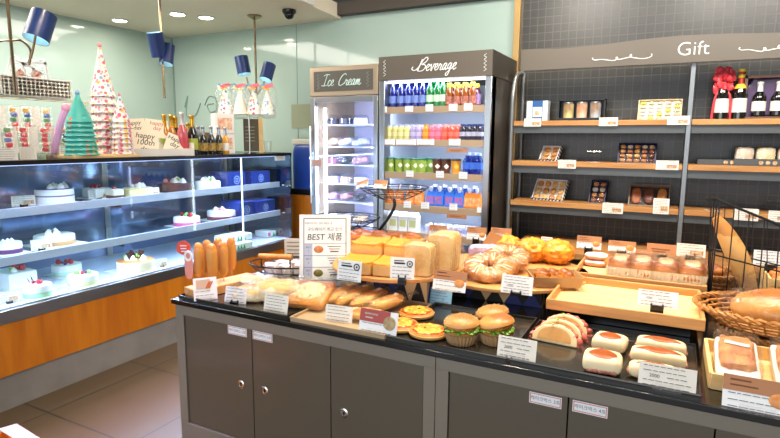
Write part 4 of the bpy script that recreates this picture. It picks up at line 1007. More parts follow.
# top shelf
t = thing('gift_box', 'white and blue gift box with clear ribbed sides, first on the top gift shelf', 'gift box', G(532, z1))
MB().span((-.075, 0, 0), (.075, .09, .145), mat('pale blue carton', 'c9dde6', .4)).build('box_body', t, bevel=.002)
b = MB(); b.span((-.032, -.003, 0), (.04, 0, .145), mat('box band blue', '23599a', .4)); b.span((-.028, -.005, .03), (.036, -.003, .10), paper); b.span((-.012, -.006, .045), (.02, -.005, .07), mat('cookie print', 'a06a3c', .6, col2='e0c8a0', vscale=70)); b.build('front_label', t)
t = thing('can_gift_set', 'black tray holding a set of three metal lidded cans', 'gift set', G(575, z1, .10))
b = MB(); bt = mat('black card', '16181f', .4)
b.span((-.155, 0, 0), (.155, .08, .02), bt); b.span((-.155, .07, .02), (.155, .08, .145), bt); b.span((-.155, 0, .02), (-.148, .08, .145), bt); b.span((.148, 0, .02), (.155, .08, .145), bt); b.span((-.155, 0, .138), (.155, .08, .145), bt)
b.build('tray', t)
for k, (dx, c) in enumerate(((-.09, 'c9c48a'), (.0, 'd9c0a8'), (.09, 'a9b4bc'))):
    p = G(575, z1+.02, .10); cn = thing('tea_can', ('olive', 'beige', 'grey')[k]+' printed can in the black gift tray', 'can', (p[0]+dx, p[1]+.032, p[2]))
    MB().lathe([(.036, 0), (.036, .1)], mat('can '+c, c, .35, col2='8a6a4a' if k != 1 else 'b08060', vscale=14), 24).build('can_body', cn)
    MB().lathe([(.037, .1), (.037, .108), (.03, .11), (0, .11)], silver, 24).build('can_lid', cn)
def cookie_box(label, px, z, w, h, tilt, case, nx, nz, cols, depth=.035, rz=0, dy=.10, stripe=False, wrapm=None, inner='f2ece0', back=None, name='cookie_gift_box'):
    t = thing(name, label, 'gift box', G(px, z, dy), rz); T = Matrix.Rotation(-tilt, 4, 'X')
    b = MB(); b.M = T
    cm = case
    b.span((-w/2, depth-.004, 0), (w/2, depth, h), cm)
    for a, c2 in (((-w/2, 0, 0), (-w/2+.006, depth, h)), ((w/2-.006, 0, 0), (w/2, depth, h)), ((-w/2, 0, 0), (w/2, depth, .006)), ((-w/2, 0, h-.006), (w/2, depth, h))): b.span(a, c2, cm)
    b.build('box_tray', t)
    if stripe:
        b = MB(); b.M = T; n = int(w/.024)
        for k in range(n):
            x0 = -w/2+k*w/n
            b.hexa([(x0, -.001, -.001), (x0+w/n/2, -.001, -.001), (x0+w/n/2, depth, -.001), (x0, depth, -.001)], [(x0+.008, -.001, .014), (x0+w/n/2+.008, -.001, .014), (x0+w/n/2+.008, depth, .014), (x0+.008, depth, .014)], navy)
        n = int(h/.024)
        for k in range(n): b.span((w/2, 0, k*h/n), (w/2+.001, depth, k*h/n+h/n/2), navy)
        b.build('striped_edge', t)
    b = MB(); b.M = T; b.span((-w/2+.006, depth-.008, .006), (w/2-.006, depth-.004, h-.006), mat('inner '+inner, inner, .5)); b.build('lining', t)
    for i in range(nx):
        for j in range(nz):
            cw, ch_ = (w-.012)/nx, (h-.012)/nz; c = cols[(i*7+j*3) % len(cols)] if isinstance(cols, tuple) else cols[j][i]
            b = MB(); b.M = T; b.blob((-w/2+.006+cw*(i+.5), depth*.45, .006+ch_*(j+.5)), (cw*.76, depth*.7, ch_*.78), mat('cookie '+c, c, .5, var=.2, vscale=60), e=.7, seg=12, rings=8, nz=.08, seed=i+j); b.build('cookie', t)
    b = MB(); b.M = T; b.span((-w/2+.004, .001, .004), (w/2-.004, .003, h-.004), film); b.build('clear_film', t)
    return t
oak = mat('pale wood frame', 'cdb98c', .5); wcard = mat('white card box', 'e9e6e0', .5)
cookie_box('pale wooden framed box of small wrapped sweets on the top gift shelf', 651, z1, .26, .155, R(28), oak, 5, 5, ('d8d0b8', 'cfcab0', 'e2d060', 'd9cfc4', 'c8c4a4'), depth=.03)
ck = ('c98a48', 'b87838', 'd9a868', 'a86430')
cookie_box('small tilted cookie box with navy striped edge on the second gift shelf', 544, z2, .135, .13, R(35), wcard, 2, 3, ('d89a50', 'c98a48', 'e6b46c'), stripe=True, rz=-.25)
cookie_box('navy gift box of twenty cookies in five columns, second gift shelf', 632, z2, .235, .145, R(25), navy, 5, 4, [['c9925a', 'c08040', 'b97a40', 'b06a38', '5a3020'], ['a8683a', 'c8925a', 'c99a50', 'b87840', '6a3a20'], ['d0a060', 'b87040', 'd8a050', 'a86a38', '8a5030'], ['b98850', 'e6dcc8', 'c08040', 'd9c8a8', 'c9a880']], inner='2a2440')
cookie_box('large tilted box of cookies with navy striped edge, third gift shelf', 545, z3, .235, .175, R(33), wcard, 4, 3, ('e6b060', 'd89a48', 'cc8a40', 'ecc078'), stripe=True, rz=-.22)
cookie_box('narrow navy box of cookies in two columns, third gift shelf', 595, z3, .11, .175, R(28), navy, 2, 4, [['7a4020', '8a4a28'], ['c98a4a', 'b87a3c'], ['ece6da', 'e8dcc8'], ['c08850', 'b07040']], inner='2a2440', rz=-.12)
bx = cookie_box('brown framed gift box with three wrapped cakes, third gift shelf', 647, z3, .25, .16, R(30), mat('taupe frame', '8a7560', .5), 3, 1, (('a85a28', '6a3018', 'c07a3a')), depth=.04, inner='2a221c')
# second bay
def gift_bottle(label, px, bow):
    p = G(px, z1, .12); t = bottle('wine_bottle', label, p, .30, .04, dkg, mat('foil red gold', 'c9503a', .3, .5) if not bow else redcard, wht_l, foil_h=.36)
    if not bow:
        MB().lathe([(.019, .25), (.02, .262), (.019, .27)], mat('yellow band', 'e8cf3a', .35), 16, cap=False).build('neck_band', t)
        MB().lathe([(.021, .286), (.021, .302), (0, .304)], MATS['yellow band'], 16).build('bottle_cap', t)
        MB().lathe([(.036, .185), (.030, .2), (.024, .212)], MATS['yellow band'], 16, cap=False).build('shoulder_band', t)
    else:
        rm = mat('red chiffon', 'e0434e', .45, sss=.1)
        for s in (-1, 1): MB().tube(smooth_path([(0, -.01, .2), (s*.035, -.02, .15), (s*.046, -.01, .08), (s*.05, .0, .004)], 4), .007, rm, 8).build('ribbon_tail', t)
        for k, (z, r_, n) in enumerate(((.2, .058, 9), (.255, .066, 10), (.285, .04, 6))):
            for q in range(n):
                a = 2*PI*q/n+k; MB().blob((math.cos(a)*r_*.62, math.sin(a)*r_*.4, z+.012*math.sin(q*2.3)), (.05, .03, .055), rm, nz=.5, ns=5, seg=12, rings=8, rz=a, seed=q+k*9).build('ribbon_loop', t)
        MB().lathe([(.02, .205), (.023, .215), (.02, .225)], MATS['gold foil'], 14, cap=False).build('gold_tie', t)
    return t
gift_bottle('wine bottle tied with a large red chiffon bow', 711, True)
gift_bottle('dark wine bottle with yellow and red foil neck beside the bow', 728, False)
p = G(764, z1, .10); t = thing('wine_gift_box', 'brown open gift box lined with purple satin for wine', 'gift box', p)
b = MB(); kb = mat('box brown', '6a4a38', .5)
for a, c2 in (((-.17, .09, 0), (.22, .10, .26)), ((-.17, 0, 0), (-.155, .1, .26)), ((.205, 0, 0), (.22, .1, .26)), ((-.17, 0, 0), (.22, .1, .015)), ((-.17, 0, .245), (.22, .1, .26))): b.span(a, c2, kb)
b.build('box_tray', t)
b = MB(); b.blob((.025, .075, .13), (.36, .05, .225), mat('purple satin', '4a3058', .3), e=.2, nz=.25, ns=2.2, seg=40, rings=24); b.build('satin_lining', t)
for dx, lab in ((-.085, 'wine bottle on purple satin next to the foil necked bottle'), (.01, 'wine bottle on purple satin, second in the gift box')):
    bottle('wine_bottle', lab, (p[0]+dx, p[1]+.03, p[2]+.02), .205, .037, dkg, mat('white neck foil', 'd9d6d2', .4), wht_l)
p = G(712, z2, .10); t = thing('empty_gift_tray', 'low grey gift tray with two round cookie prints', 'tray', p)
MB().span((-.11, 0, 0), (.10, .12, .032), mat('tray grey', '4c4f50', .5)).build('tray_body', t)
b = MB()
for k in range(2): b.lathe([(.012, 0), (.011, .001)], mat('cookie print', 'a06a3c', .6), 14, T=face_T(.045+k*.035, -.001, .016))
b.build('print', t)
p = G(757, z2, .08); t = thing('pastry_gift_box', 'grey tray of individually wrapped pastries beside the low grey tray', 'gift box', p)
MB().span((-.15, 0, 0), (.2, .14, .04), MATS['tray grey']).build('tray_body', t)
b = MB()
for k in range(3): b.lathe([(.012, 0), (.011, .001)], MATS['cookie print'], 14, T=face_T(-.01+k*.035, -.001, .018))
b.build('print', t)
for k, c in enumerate(('e6c0a0', 'f0d890', 'e0a888')):
    q = thing('wrapped_pastry', ('peach', 'yellow', 'rosy')[k]+' wrapped pastry standing in the grey tray', 'pastry', (p[0]-.095+k*.11, p[1]+.06, p[2]+.04))
    MB().blob((0, 0, .03), (.10, .06, .085), mat('pastry wrap '+c, c, .4, col2='f2e8d8', vscale=25), e=.5, nz=.15, seg=16, rings=10).build('pastry', q)
    MB().blob((0, 0, .032), (.108, .065, .09), wraps, e=.45, nz=.2, seg=16, rings=10).build('clear_wrapper', q)
for lab, px, z in (('empty clear acrylic holder on the third gift shelf by the post', 712, z3), ('empty clear acrylic holder on the third gift shelf at the picture edge', 775, z3), ('empty clear acrylic holder on the second gift shelf before the navy cookie box', 590, z2)):
    q = G(px, z, .06); t = thing('acrylic_holder', lab, 'holder', q)
    b = MB(); b.M = Matrix.Rotation(-R(20), 4, 'X'); b.span((-.045, 0, 0), (.045, .003, .08), clear); b.span((-.045, -.012, .05), (.045, -.009, .075), acr if True else clear); b.build('holder_plate', t)
    MB().span((-.045, -.03, 0), (.045, .02, .003), clear).build('holder_foot', t)
def gcard(lbl, x0, y0, x1, y1, style='white', rz=0):
    p = at((x0+x1)/2, y1, 'y', GY-.012); s = scale_at(p)
    return card('price card '+lbl, p, (x1-x0)*s*1.1, (y1-y0)*s, rz, lean=3, style=style, legs=False)
gcard('beneath the white and blue gift box', 524.5, 118.5, 540, 126.5, 'photo'); gcard('between the cans and the sweets box', 600, 117.6, 616, 126, 'photo'); gcard('beneath the pale wooden sweets box', 669, 116, 687, 124.8, 'photo')
gcard('next to the small striped cookie box', 559, 160, 574.5, 168.5, 'photo'); gcard('beneath the navy box of twenty cookies', 657.6, 160.5, 676, 169.8, 'photo')
gcard('between the narrow navy box and three cakes box', 603.5, 203, 621, 213.5, 'photo'); gcard('hanging large before the three wrapped cakes', 654, 198.5, 667, 214, 'photo')
gcard('on the third shelf behind the baguette rack', 735.6, 208.5, 755, 220.5, 'photo'); gcard('on the third shelf at the picture edge', 770, 211, 784, 222, 'photo')
# ================================================================== island counter
IY = 1.53; ZB = .72; ZC = .74
bodym = mat('island frame', '857d70', .4, .2); doorm = mat('island door', '5c5447', .32, .1, coat=.15); topm = mat('black counter stone', '0b0b0c', .12, coat=.5)
def unit(label, x0, x1, doors, frame_l, frame_r):
    t = thing('counter_cabinet', label, 'cabinet', ((x0+x1)/2, 2.2, 0)); off_ = Vector((-(x0+x1)/2, -2.2, 0))
    def B(): b = MB(); b.M = Matrix.Translation(off_); return b
    b = B(); b.span((x0, IY, 0), (x1, IY+.02, .198), bodym); b.span((x0, IY, .676), (x1, IY+.02, ZB), bodym)
    b.span((x0, IY, .198), (doors[0][0]-.003, IY+.02, .676), bodym); b.span((doors[-1][1]+.003, IY, .198), (x1, IY+.02, .676), bodym)
    b.span((x0, IY+.02, 0), (x0+.02, 2.95, ZB), bodym); b.span((x1-.02, IY+.02, 0), (x1, 2.95, ZB), bodym); b.span((x0+.02, 2.93, 0), (x1-.02, 2.95, ZB), bodym)
    b.build('carcass', t, bevel=.0015)
    for (a, c2, lock, stick) in doors:
        d = B(); d.span((a, IY+.006, .200), (c2, IY+.024, .674), doorm); d = d.build('door', t, bevel=.001)
        if lock:
            l = B(); T = Matrix.Translation((lock[0], IY+.006, lock[1])) @ RX90
            l.lathe([(.017, 0), (.017, .003), (.013, .005), (.012, .003), (0, .003)], chrome, 22, T=T); l.box((lock[0], IY+.001, lock[1]), (.003, .004, .012), blackp); l.build('lock', d)
        if stick:
            sx0, sx1, sz, txt = stick; hh = .034; l = B()
            l.box(((sx0+sx1)/2, IY+.0055, sz), (sx1-sx0, .001, hh), paperw); 
            for q in (-1, 1): l.box(((sx0+sx1)/2, IY+.005, sz+q*(hh/2-.0035)), (sx1-sx0-.004, .001, .0022), pinkink); l.box(((sx0+sx1)/2+q*((sx1-sx0)/2-.0035), IY+.005, sz), (.0022, .001, hh-.006), pinkink)
            l.text(txt, .0135, ink, Matrix.Translation(((sx0+sx1)/2, IY+.0048, sz)) @ RX90)
            l.build('sticker', d)
    return t
def DI(px, py): p = at(px, py, 'y', IY); return p.x, p.z
s1 = (DI(227, 332)[0], DI(245.7, 332)[0], DI(236, 331.5)[1], '케이크박스 1호'); s2 = (DI(251.8, 337)[0], DI(271.3, 337)[0], DI(261.5, 337)[1], '케이크박스 2호')
s3 = (DI(528.7, 401)[0], DI(561.4, 401)[0], DI(545, 401)[1], '케이크박스 3호'); s4 = (DI(572, 410)[0], DI(607.7, 410)[0], DI(590, 410)[1], '케이크박스 4호')
unit('grey island cabinet of three locked doors at the aisle end', -1.795, -.624, [(-1.747, -1.392, DI(240.3, 384.5), s1), (-1.388, -1.030, DI(264, 391), s2), (-1.026, -.668, DI(343.4, 413.4), None)], 0, 0)
unit('grey island cabinet under the ham buns, nearer the picture edge', -.622, .95, [(-.576, -.216, None, s3), (-.212, .146, None, s4), (.150, .508, None, None), (.512, .90, None, None)], 0, 0)
tag(MB().span((-1.805, IY-.012, ZB), (1.0, 2.97, ZC), topm).build('worktop', bevel=.002), 'glossy black worktop running along the whole island', 'countertop')

# ---- black trays
def tray(label, x0, y0, x1, y1, m=trayp, rim=.014):
    t = thing('serving_tray', label, 'tray', ((x0+x1)/2, (y0+y1)/2, ZC)); w, d = (x1-x0)/2, (y1-y0)/2
    MB().span((-w, -d, .0005), (w, d, .005), m).build('tray_bottom', t, bevel=.001)
    b = MB(); b.tube([(-w, -d, rim), (w, -d, rim), (w, d, rim), (-w, d, rim)], .004, m, 6, closed=True)
    for s in (-1, 1): b.box((0, s*d, rim/2), (2*w, .003, rim), m); b.box((s*w, 0, rim/2), (.003, 2*d, rim), m)
    b.build('tray_rim', t)
    return t
tray('black tray under the corn dogs and pale flatbreads', -1.775, 1.535, -1.215, 1.80)
tray('black tray under the square pastry and the long pastries', -1.20, 1.535, -.81, 1.93, mat('beige tray liner', 'b59a78', .4))
tray('black tray under the pizza breads and burgers', -.80, 1.535, -.40, 1.955)
tray('black tray under the ham flatbreads and white buns', -.385, 1.535, .108, 1.935)
ZF = ZC+.0055
def P(px, py, z=ZF): return at(px, py, 'z', z)

# ---- corn dogs
hold = thing('corn_dog_holder', 'wooden block holding six corn dogs upright', 'stand', (0, 0, ZF+.001), 0)
HA, HB = at(199, 287, 'z', ZF+.038), at(247, 276, 'z', ZF+.038); hold.location = ((HA.x+HB.x)/2, (HA.y+HB.y)/2, ZF+.001); hold.rotation_euler = (0, 0, math.atan2(HB.y-HA.y, HB.x-HA.x))
CDP = [(208.5, 279), (219.5, 275.5), (232, 275), (200, 283), (213, 284), (224, 281)]
MB().span((-.16, -.05, 0), (.16, .05, .038), traywood).build('block', hold, bevel=.003)
cdm = crust('corn dog batter', 'c08030', 'cc8e3e', 'b9762a', 0, 1, 40, .3, .4, .3); stickm = mat('stick wood', 'd0a870', .6)
for k, (u, v, lab) in enumerate(((-.075, .018, 'golden corn dog on a stick, aisle end of the rear row'), (0.0, .02, 'golden corn dog on a stick, middle of the rear row'), (.072, .02, 'golden corn dog on a stick, rear row end by the flatbreads'),
    (-.045, -.02, 'golden corn dog on a stick, front row next to the red disc sign'), (.03, -.02, 'golden corn dog on a stick, middle of the front row'), (.105, -.02, 'golden corn dog on a stick, front row end by the flatbreads'))):
    v3 = at(*CDP[k], 'z', ZF+.0385); t = thing('corn_dog', lab, 'corn dog', v3, k)
    MB().blob((0, 0, .10), (.044, .044, .152), cdm, e=1, ez=.62, nz=.04, seg=18, rings=14, seed=k).build('batter', t)
    MB().tube([(0, 0, 0), (0, 0, .04)], .0025, stickm, 6).build('stick', t)
p = P(187, 290); t = thing('sausage_pick_sign', 'round red disc sign above a pink sausage picture', 'sign', (-1.79, 1.60, ZF), YAW)
b = MB(); b.lathe([(.03, 0), (.03, .003)], mat('disc red', 'd8452f', .5), 28, T=face_T(-.012, 0, .198)); 
for k in range(3): b.box((-.012, -.0035, .207-k*.012), (.028-.004*k, .001, .004), paperw)
b.build('red_disc', t)
b = MB(); b.blob((.008, -.006, .125), (.036, .006, .125), mat('sausage pink', 'd98f86', .5), e=1, ez=.7, seg=18, rings=10); b.build('sausage_cutout', t)
b = MB(); b.lathe([(.021, 0), (.021, .003), (.012, .003), (.012, 0)], paperw, 24, T=face_T(.008, -.008, .165) @ Matrix.Rotation(.0, 4, 'X'), cap=False, sx=.8, sy=1.1); b.build('white_ring', t)
MB().tube([(.004, 0, 0), (.004, 0, .18)], .002, clear, 6).build('pick', t)
# ---- pale flatbreads in film
flat = crust('floury bread', 'e8cd9e', 'f2dfba', 'dcae6c', .1, 1.0, 14, .5, .6, .4)
def wrapped(t, c, d, rz=0, m=wrap, seed=0, e=.6): MB().blob(c, d, m, e=e, nz=.12, ns=6, seg=28, rings=14, rz=rz, seed=seed).build('cellophane', t)
for px, py, l, w, h, rz, lab in ((238, 304, .16, .11, .06, R(15), 'pale floury flatbread in film behind the first two price cards'), (272, 304, .26, .15, .085, R(16), 'big pale floury flatbread in film beside the square pastry'), (250, 293, .16, .09, .06, R(20), 'small pale flatbread in film behind the corn dog block')):
    q = P(px, py); q = (q.x, q.y+.07, ZF); t = thing('wrapped_flatbread', lab, 'bread', q, rz)
    MB().blob((0, 0, h*.42), (l, w, h), flat, e=.75, nz=.2, ns=3, flat=.8, seed=px, seg=26, rings=14).build('bread', t); wrapped(t, (0, 0, h*.5), (l+.03, w+.02, h+.008), seed=px)
# ---- square pastry
pastry = crust('pastry gold', 'c07a30', 'd99440', 'a85a20', .2, .75, 18, .4, .35, .4)
topping = spots('pizza topping', 'eec98a', ('b8503a', 'f3e0b8', 'c98040', 'f6e8cc'), 95, .45, .5)
q = P(304, 308); t = thing('square_pastry', 'square golden pastry covered with cheese sauce beside the flatbreads', 'pastry', (q.x, q.y+.05, ZF), R(10))
TP = Matrix.Translation((0, 0, .026)) @ Matrix.Rotation(R(20), 4, 'X')
b = MB(); b.M = TP; b.blob((0, 0, .018), (.17, .16, .044), pastry, e=.22, ez=.6, flat=.8, seg=40, rings=12, nz=.03); b.build('crust', t)
b = MB(); b.M = TP; b.blob((0, 0, .036), (.125, .115, .022), topping, e=.8, seg=24, rings=10, nz=.08); b.build('topping', t)
b = MB(); b.M = TP; b.blob((0, 0, .024), (.185, .175, .056), wraps, e=.25, seg=28, rings=12); b.build('cellophane', t)
# ---- long pastries
longp = crust('long pastry', 'd99a48', 'ecb860', 'c88036', .1, .7, 22, .5, .4, .5); 
for k, (px, py, rz, l, lab) in enumerate(((335, 305, R(62), .20, 'long wrapped savoury pastry next to the square pastry'), (350, 306, R(60), .20, 'long wrapped savoury pastry, second from the square pastry'), (365, 309, R(55), .19, 'long wrapped savoury pastry, third from the square pastry'), (382, 314, R(45), .17, 'long wrapped savoury pastry touching the pizza tray'), (360, 323, R(10), .15, 'wrapped savoury pastry lying flat behind the red price card'))):
    q = P(px, py); t = thing('long_pastry', lab, 'pastry', (q.x+.01, q.y+.03, ZF), rz)
    T = Matrix.Rotation(R(-14 if k < 4 else 0), 4, 'Y') @ Matrix.Translation((0, 0, .015 if k < 4 else 0))
    b = MB(); b.M = T; b.blob((0, 0, .025), (l*.85, .078, .046), longp, e=1, nz=.15, seed=k, seg=24, rings=12); b.build('pastry', t)
    b = MB(); b.M = T
    for i in range(5): b.blob((-l*.28+i*l*.14, .004*(-1)**i, .041), (.026, .03, .01), topping, nz=.2, seg=10, rings=6, seed=i)
    b.build('cheese_topping', t)
    b = MB(); b.M = T; b.blob((0, 0, .028), (l, .088, .058), wraps, e=.8, nz=.15, seg=20, rings=12, seed=k); b.prism([(l*.47, -.008), (l*.47+.05, -.028), (l*.47+.055, .02), (l*.47, .008)], .002, wraps, z0=.025); b.build('cellophane', t)
# ---- pizza breads
pz = crust('pizza dough', 'd9a860', 'e0ad62', 'c08038', .2, .8, 20, .4); sauce = mat('pizza sauce', 'b8381c', .35, col2='d8602a', vscale=38, bump=.6); chee = mat('melted cheese', 'f2c458', .35, col2='e48a2c', vscale=50, bump=.5)
for k, (px, py, lab) in enumerate(((413, 318, 'round pizza bread at the back of its tray'), (396, 331, 'round pizza bread half behind the red price card'), (425, 338, 'round pizza bread beside the sesame burger'))):
    q = P(px, py); t = thing('pizza_bread', lab, 'pizza', (q.x, q.y+.03, ZF+.0005), k*1.3)
    MB().lathe([(.055, 0), (.066, .006), (.068, .014), (.062, .02), (.055, .019), (0, .017)], pz, 32).build('dough', t)
    b = MB(); b.blob((0, 0, .018), (.118, .114, .01), sauce, seg=30, rings=8, nz=.15, ns=8, seed=k); b.build('sauce', t)
    b = MB(); b.blob((0, 0, .0205), (.096, .090, .009), chee, seg=30, rings=8, nz=.3, ns=6, seed=k+5); b.build('melted_cheese', t)
    b = MB(); rg = random.Random(k)
    for i in range(34):
        a, r_ = rg.uniform(0, 2*PI), rg.uniform(0, .048); b.blob((r_*math.cos(a), r_*math.sin(a), .0235), (rg.uniform(.018, .034), rg.uniform(.010, .018), .005), chee, rz=rg.uniform(0, 3), seg=8, rings=5)
    b.build('cheese', t)
    MB().blob((.008, .01, .028), (.008, .012, .004), mat('green pepper', '4f7a2c', .4), seg=8, rings=5).build('pepper', t)
# ---- burgers
cup = mat('paper cup brown', 'a8845a', .7, var=.12, vscale=8); lett = mat('lettuce', '5f9a2c', .4, col2='94c04a', vscale=30); patty = mat('fried patty', 'a8601f', .5, col2='c98030', vscale=60, bump=1)
bun = crust('burger bun', 'dba863', 'c4813a', 'a8642a', .2, .8, 12, .25, .38, .15); bunses = crust('sesame bun', 'd09a55', 'bf8340', 'b07030', .2, .8, 12, .25, .4, .2); ses = mat('sesame', 'e8cf9a', .5)
for k, (px, py, tilt, sesame, sc_, lab) in enumerate(((457, 346, -.05, 1, 1, 'burger with a domed sesame bun in a pleated paper cup'), (492, 346, -.22, 0, 1.02, 'burger with tilted smooth bun and lettuce in a pleated paper cup'), (488, 335, -.2, 1, .98, 'burger behind the other two with a sesame bun'))):
    q = P(px, py); t = thing('chicken_burger', lab, 'burger', (q.x, q.y+.038, ZF+.0005), 0)
    b = MB(); vs = []; n = 56
    prof = [(.043, 0), (.056, .036), (.058, .038)]; vsx = []
    for r_, z in prof:
        for i in range(n): a = 2*PI*i/n; rr = r_*sc_*(1+(.035 if i % 2 else -.035)); vsx.append((rr*math.cos(a), rr*math.sin(a), z))
    b.add(vsx, [(j*n+i, j*n+(i+1) % n, (j+1)*n+(i+1) % n, (j+1)*n+i) for j in range(2) for i in range(n)]+[tuple(range(n-1, -1, -1))], cup); b.build('paper_cup', t, angle=20)
    MB().blob((0, 0, .034), (.102, .102, .03), bun, flat=.6, seg=24, rings=10).build('bun_bottom', t)
    b = MB()
    for i in range(22):
        a = 2*PI*i/22; b.blob((.048*math.cos(a), .048*math.sin(a), .05+.004*math.sin(i*2.1)), (.026, .018, .009), lett, nz=.5, seg=8, rings=5, rz=a, ry=.3, seed=i)
    b.build('lettuce', t)
    b = MB(); b.M = Matrix.Translation((0, 0, .058)) @ Matrix.Rotation(tilt*.6, 4, 'Y'); b.blob((0, -.004, 0), (.105, .10, .024), patty, e=.85, nz=.1, ns=10, seg=26, rings=10, seed=k); b.build('patty', t)
    b = MB(); b.M = Matrix.Translation((0, 0, .066)) @ Matrix.Rotation(tilt, 4, 'Y'); b.blob((0, 0, -.002), (.118*sc_, .115*sc_, .058), bunses if sesame else bun, flat=.02, seg=30, rings=16)
    b.build('bun_top', t)
    if sesame:
        b = MB(); b.M = Matrix.Translation((0, 0, .068)) @ Matrix.Rotation(tilt, 4, 'Y'); rg = random.Random(k)
        for i in range(90):
            a, u = rg.uniform(0, 2*PI), rg.uniform(.25, .98); s_ = math.sqrt(1-u*u); b.blob((.0585*s_*math.cos(a), .057*s_*math.sin(a), .0285*u-.002), (.004, .0025, .002), ses, seg=5, rings=3, rz=a)
        b.build('sesame_seeds', t, kind='stuff')
# ---- folded ham flatbreads
hamm = mat('ham', 'b8554a', .4, col2='d07a66', vscale=30, bump=.4); hb = mat('flatbread pale', 'ecd3a4', .55); hbb = mat('flatbread brown', 'cc8f46', .5, col2='dba661', vscale=25)
for k, (px, py, lab) in enumerate(((553, 345, 'folded ham flatbread at the front of three'), (558, 339.5, 'folded ham flatbread in the middle of three'), (564, 334, 'folded ham flatbread at the back of three'))):
    q = P(px, py); t = thing('ham_flatbread', lab, 'sandwich', (q.x, q.y+.012, ZF+.0005), -.08)
    def half(w, h, n=18): return [(-w/2, 0)]+[(-w/2*math.cos(PI*i/n), .004+h*math.sin(PI*i/n)**.8) for i in range(n+1)]+[(w/2, 0)]
    lean = Matrix.Rotation(-R(22), 4, 'X')
    b = MB(); b.prism(half(.145, .058), .012, hb, lean @ RX90, -.006); b.build('front_flap', t, bevel=.004)
    b = MB(); b.prism(half(.108, .040), .0015, hbb, lean @ face_T(0, -.0062, .009)); b.build('browned_patch', t)
    b = MB(); b.prism(half(.145, .062), .01, hb, lean @ RX90, -.034); b.build('rear_flap', t, bevel=.004)
    b = MB(); b.M = lean
    for i in range(11):
        a = PI*i/10; b.blob((-.072*math.cos(a), .016, .004+.050*math.sin(a)), (.040, .024, .024), hamm, nz=.5, ns=5, seg=12, rings=8, seed=i+k*10, rz=i)
    b.build('ham_slices', t)
    MB().blob((-.01, .012, .062), (.014, .01, .006), lett, seg=8, rings=5).build('parsley', t)
# ---- white buns with browned tops
wb_ = mat('white bun', 'f0dcb2', .5, sss=.1); brn = mat('griddled top', '94440f', .42, col2='ac5616', vscale=40)
fill = mat('red bean filling', '8a4438', .5, col2='b98070', vscale=50, bump=.8)
def softbun(name, label, px, py, l, w, h, patch, rz, cat='bun', dz=0):
    q = P(px, py); t = thing(name, label, cat, (q.x, q.y+w*.5, ZF+.0005+dz), rz)
    MB().blob((0, 0, h*.5), (l, w, h), wb_, e=.36, ez=.6, flat=.93, seg=36, rings=18, nz=.03).build('bun', t)
    def patchv(x, y, z): return (x, y, z)
    b = MB(); n = 26; vs = [(0, -w*.07, h+.0028)]; fs = []
    for j in range(1, 6):
        for i in range(n):
            a = 2*PI*i/n; x = patch[0]/2*math.cos(a)*j/5; y = patch[1]/2*math.sin(a)*j/5*(1 if name != 'long_bun' else (1-abs(math.cos(a))*.25))
            X_, Y_ = abs(2*x/l), abs(2*(y-w*.07)/w); hh = max(0, 1-(X_**(2/.36)+Y_**(2/.36))**(.36/.6))**(.30)
            vs.append((x, y-w*.07, h*.5+h*.5*hh+.0028-.003*(j == 5)))
    for i in range(n): fs.append((0, 1+i, 1+(i+1) % n))
    for j in range(4):
        for i in range(n): fs.append((1+j*n+i, 1+j*n+(i+1) % n, 1+(j+1)*n+(i+1) % n, 1+(j+1)*n+i))
    b.add(vs, fs, brn); b.build('browned_top', t)
    b = MB()
    for s in ((-1, 1) if name == 'long_bun' else (-1,)):
        for i in range(5):
            if name == 'long_bun': b.blob((s*l*.485, -w*.25+i*w*.12, h*.35), (.012, .016, .012), fill, nz=.4, seg=8, rings=5, seed=i)
            else: b.blob((-l*.3+i*l*.15, -w*.49, h*.22), (.022, .01, .012), fill, nz=.4, seg=8, rings=5, seed=i)
    b.build('filling', t)
    return t
softbun('square_bun', 'soft white square bun with browned spot, behind the other square bun', 608, 355, .100, .090, .050, (.068, .056), -.12)
softbun('square_bun', 'soft white square bun with browned spot, at the front of the tray', 600, 376, .106, .094, .052, (.078, .064), .05)
softbun('long_bun', 'long white bun with browned stripe, at the back of three', 660, 357, .140, .060, .048, (.112, .042), -.05)
softbun('long_bun', 'long white bun with browned stripe, middle of three', 657, 369, .150, .062, .048, (.122, .043), -.03)
softbun('long_bun', 'long white bun mostly hidden behind the large price card', 652, 383, .125, .056, .044, (.09, .032), 0)

# ---- best sellers sign
q = at(325, 286.5, 'z', ZC); bst = thing('best_seller_sign', 'white framed standing sign reading BEST with pictures of bread', 'sign', (q.x, q.y, ZC+.001), YAW+.05)
sw, sh_ = .245, .345; LT = Matrix.Rotation(-R(9), 4, 'X') @ Matrix.Scale(.94, 4)
b = MB(); b.M = LT; b.box((0, 0, sh_/2), (sw, .006, sh_), mat('sign board white', 'e2e4e6', .35)); b.build('board', bst, bevel=.001)
b = MB(); b.box((0, .03, .003), (sw, .09, .005), clear); b.build('acrylic_foot', bst)
b = MB(); b.M = LT @ face_T(0, -.0035, 0)
def bar(x, y, w, h, m): b.box((x, y, .0003), (w, h, .0008), m)
pg = mat('sign paper', 'f0f1f0', .5); gr = mat('sign grey line', '3d4144', .6); lil = mat('sign lilac', 'b3b8cf', .5)
bar(0, .178, .205, .30, gr); b.box((0, .178, .0008), (.198, .293, .0008), pg)
for y in (.205, .148, .092): b.box((0, y, .0015), (.198, .0018, .0006), gr)
b.box((-.079, .121, .0014), (.038, .168, .0005), lil)
for y in (.148, .092): b.box((-.079, y, .0018), (.038, .0015, .0006), gr)
T0 = lambda x, y: Matrix.Translation((x, y, .0018))
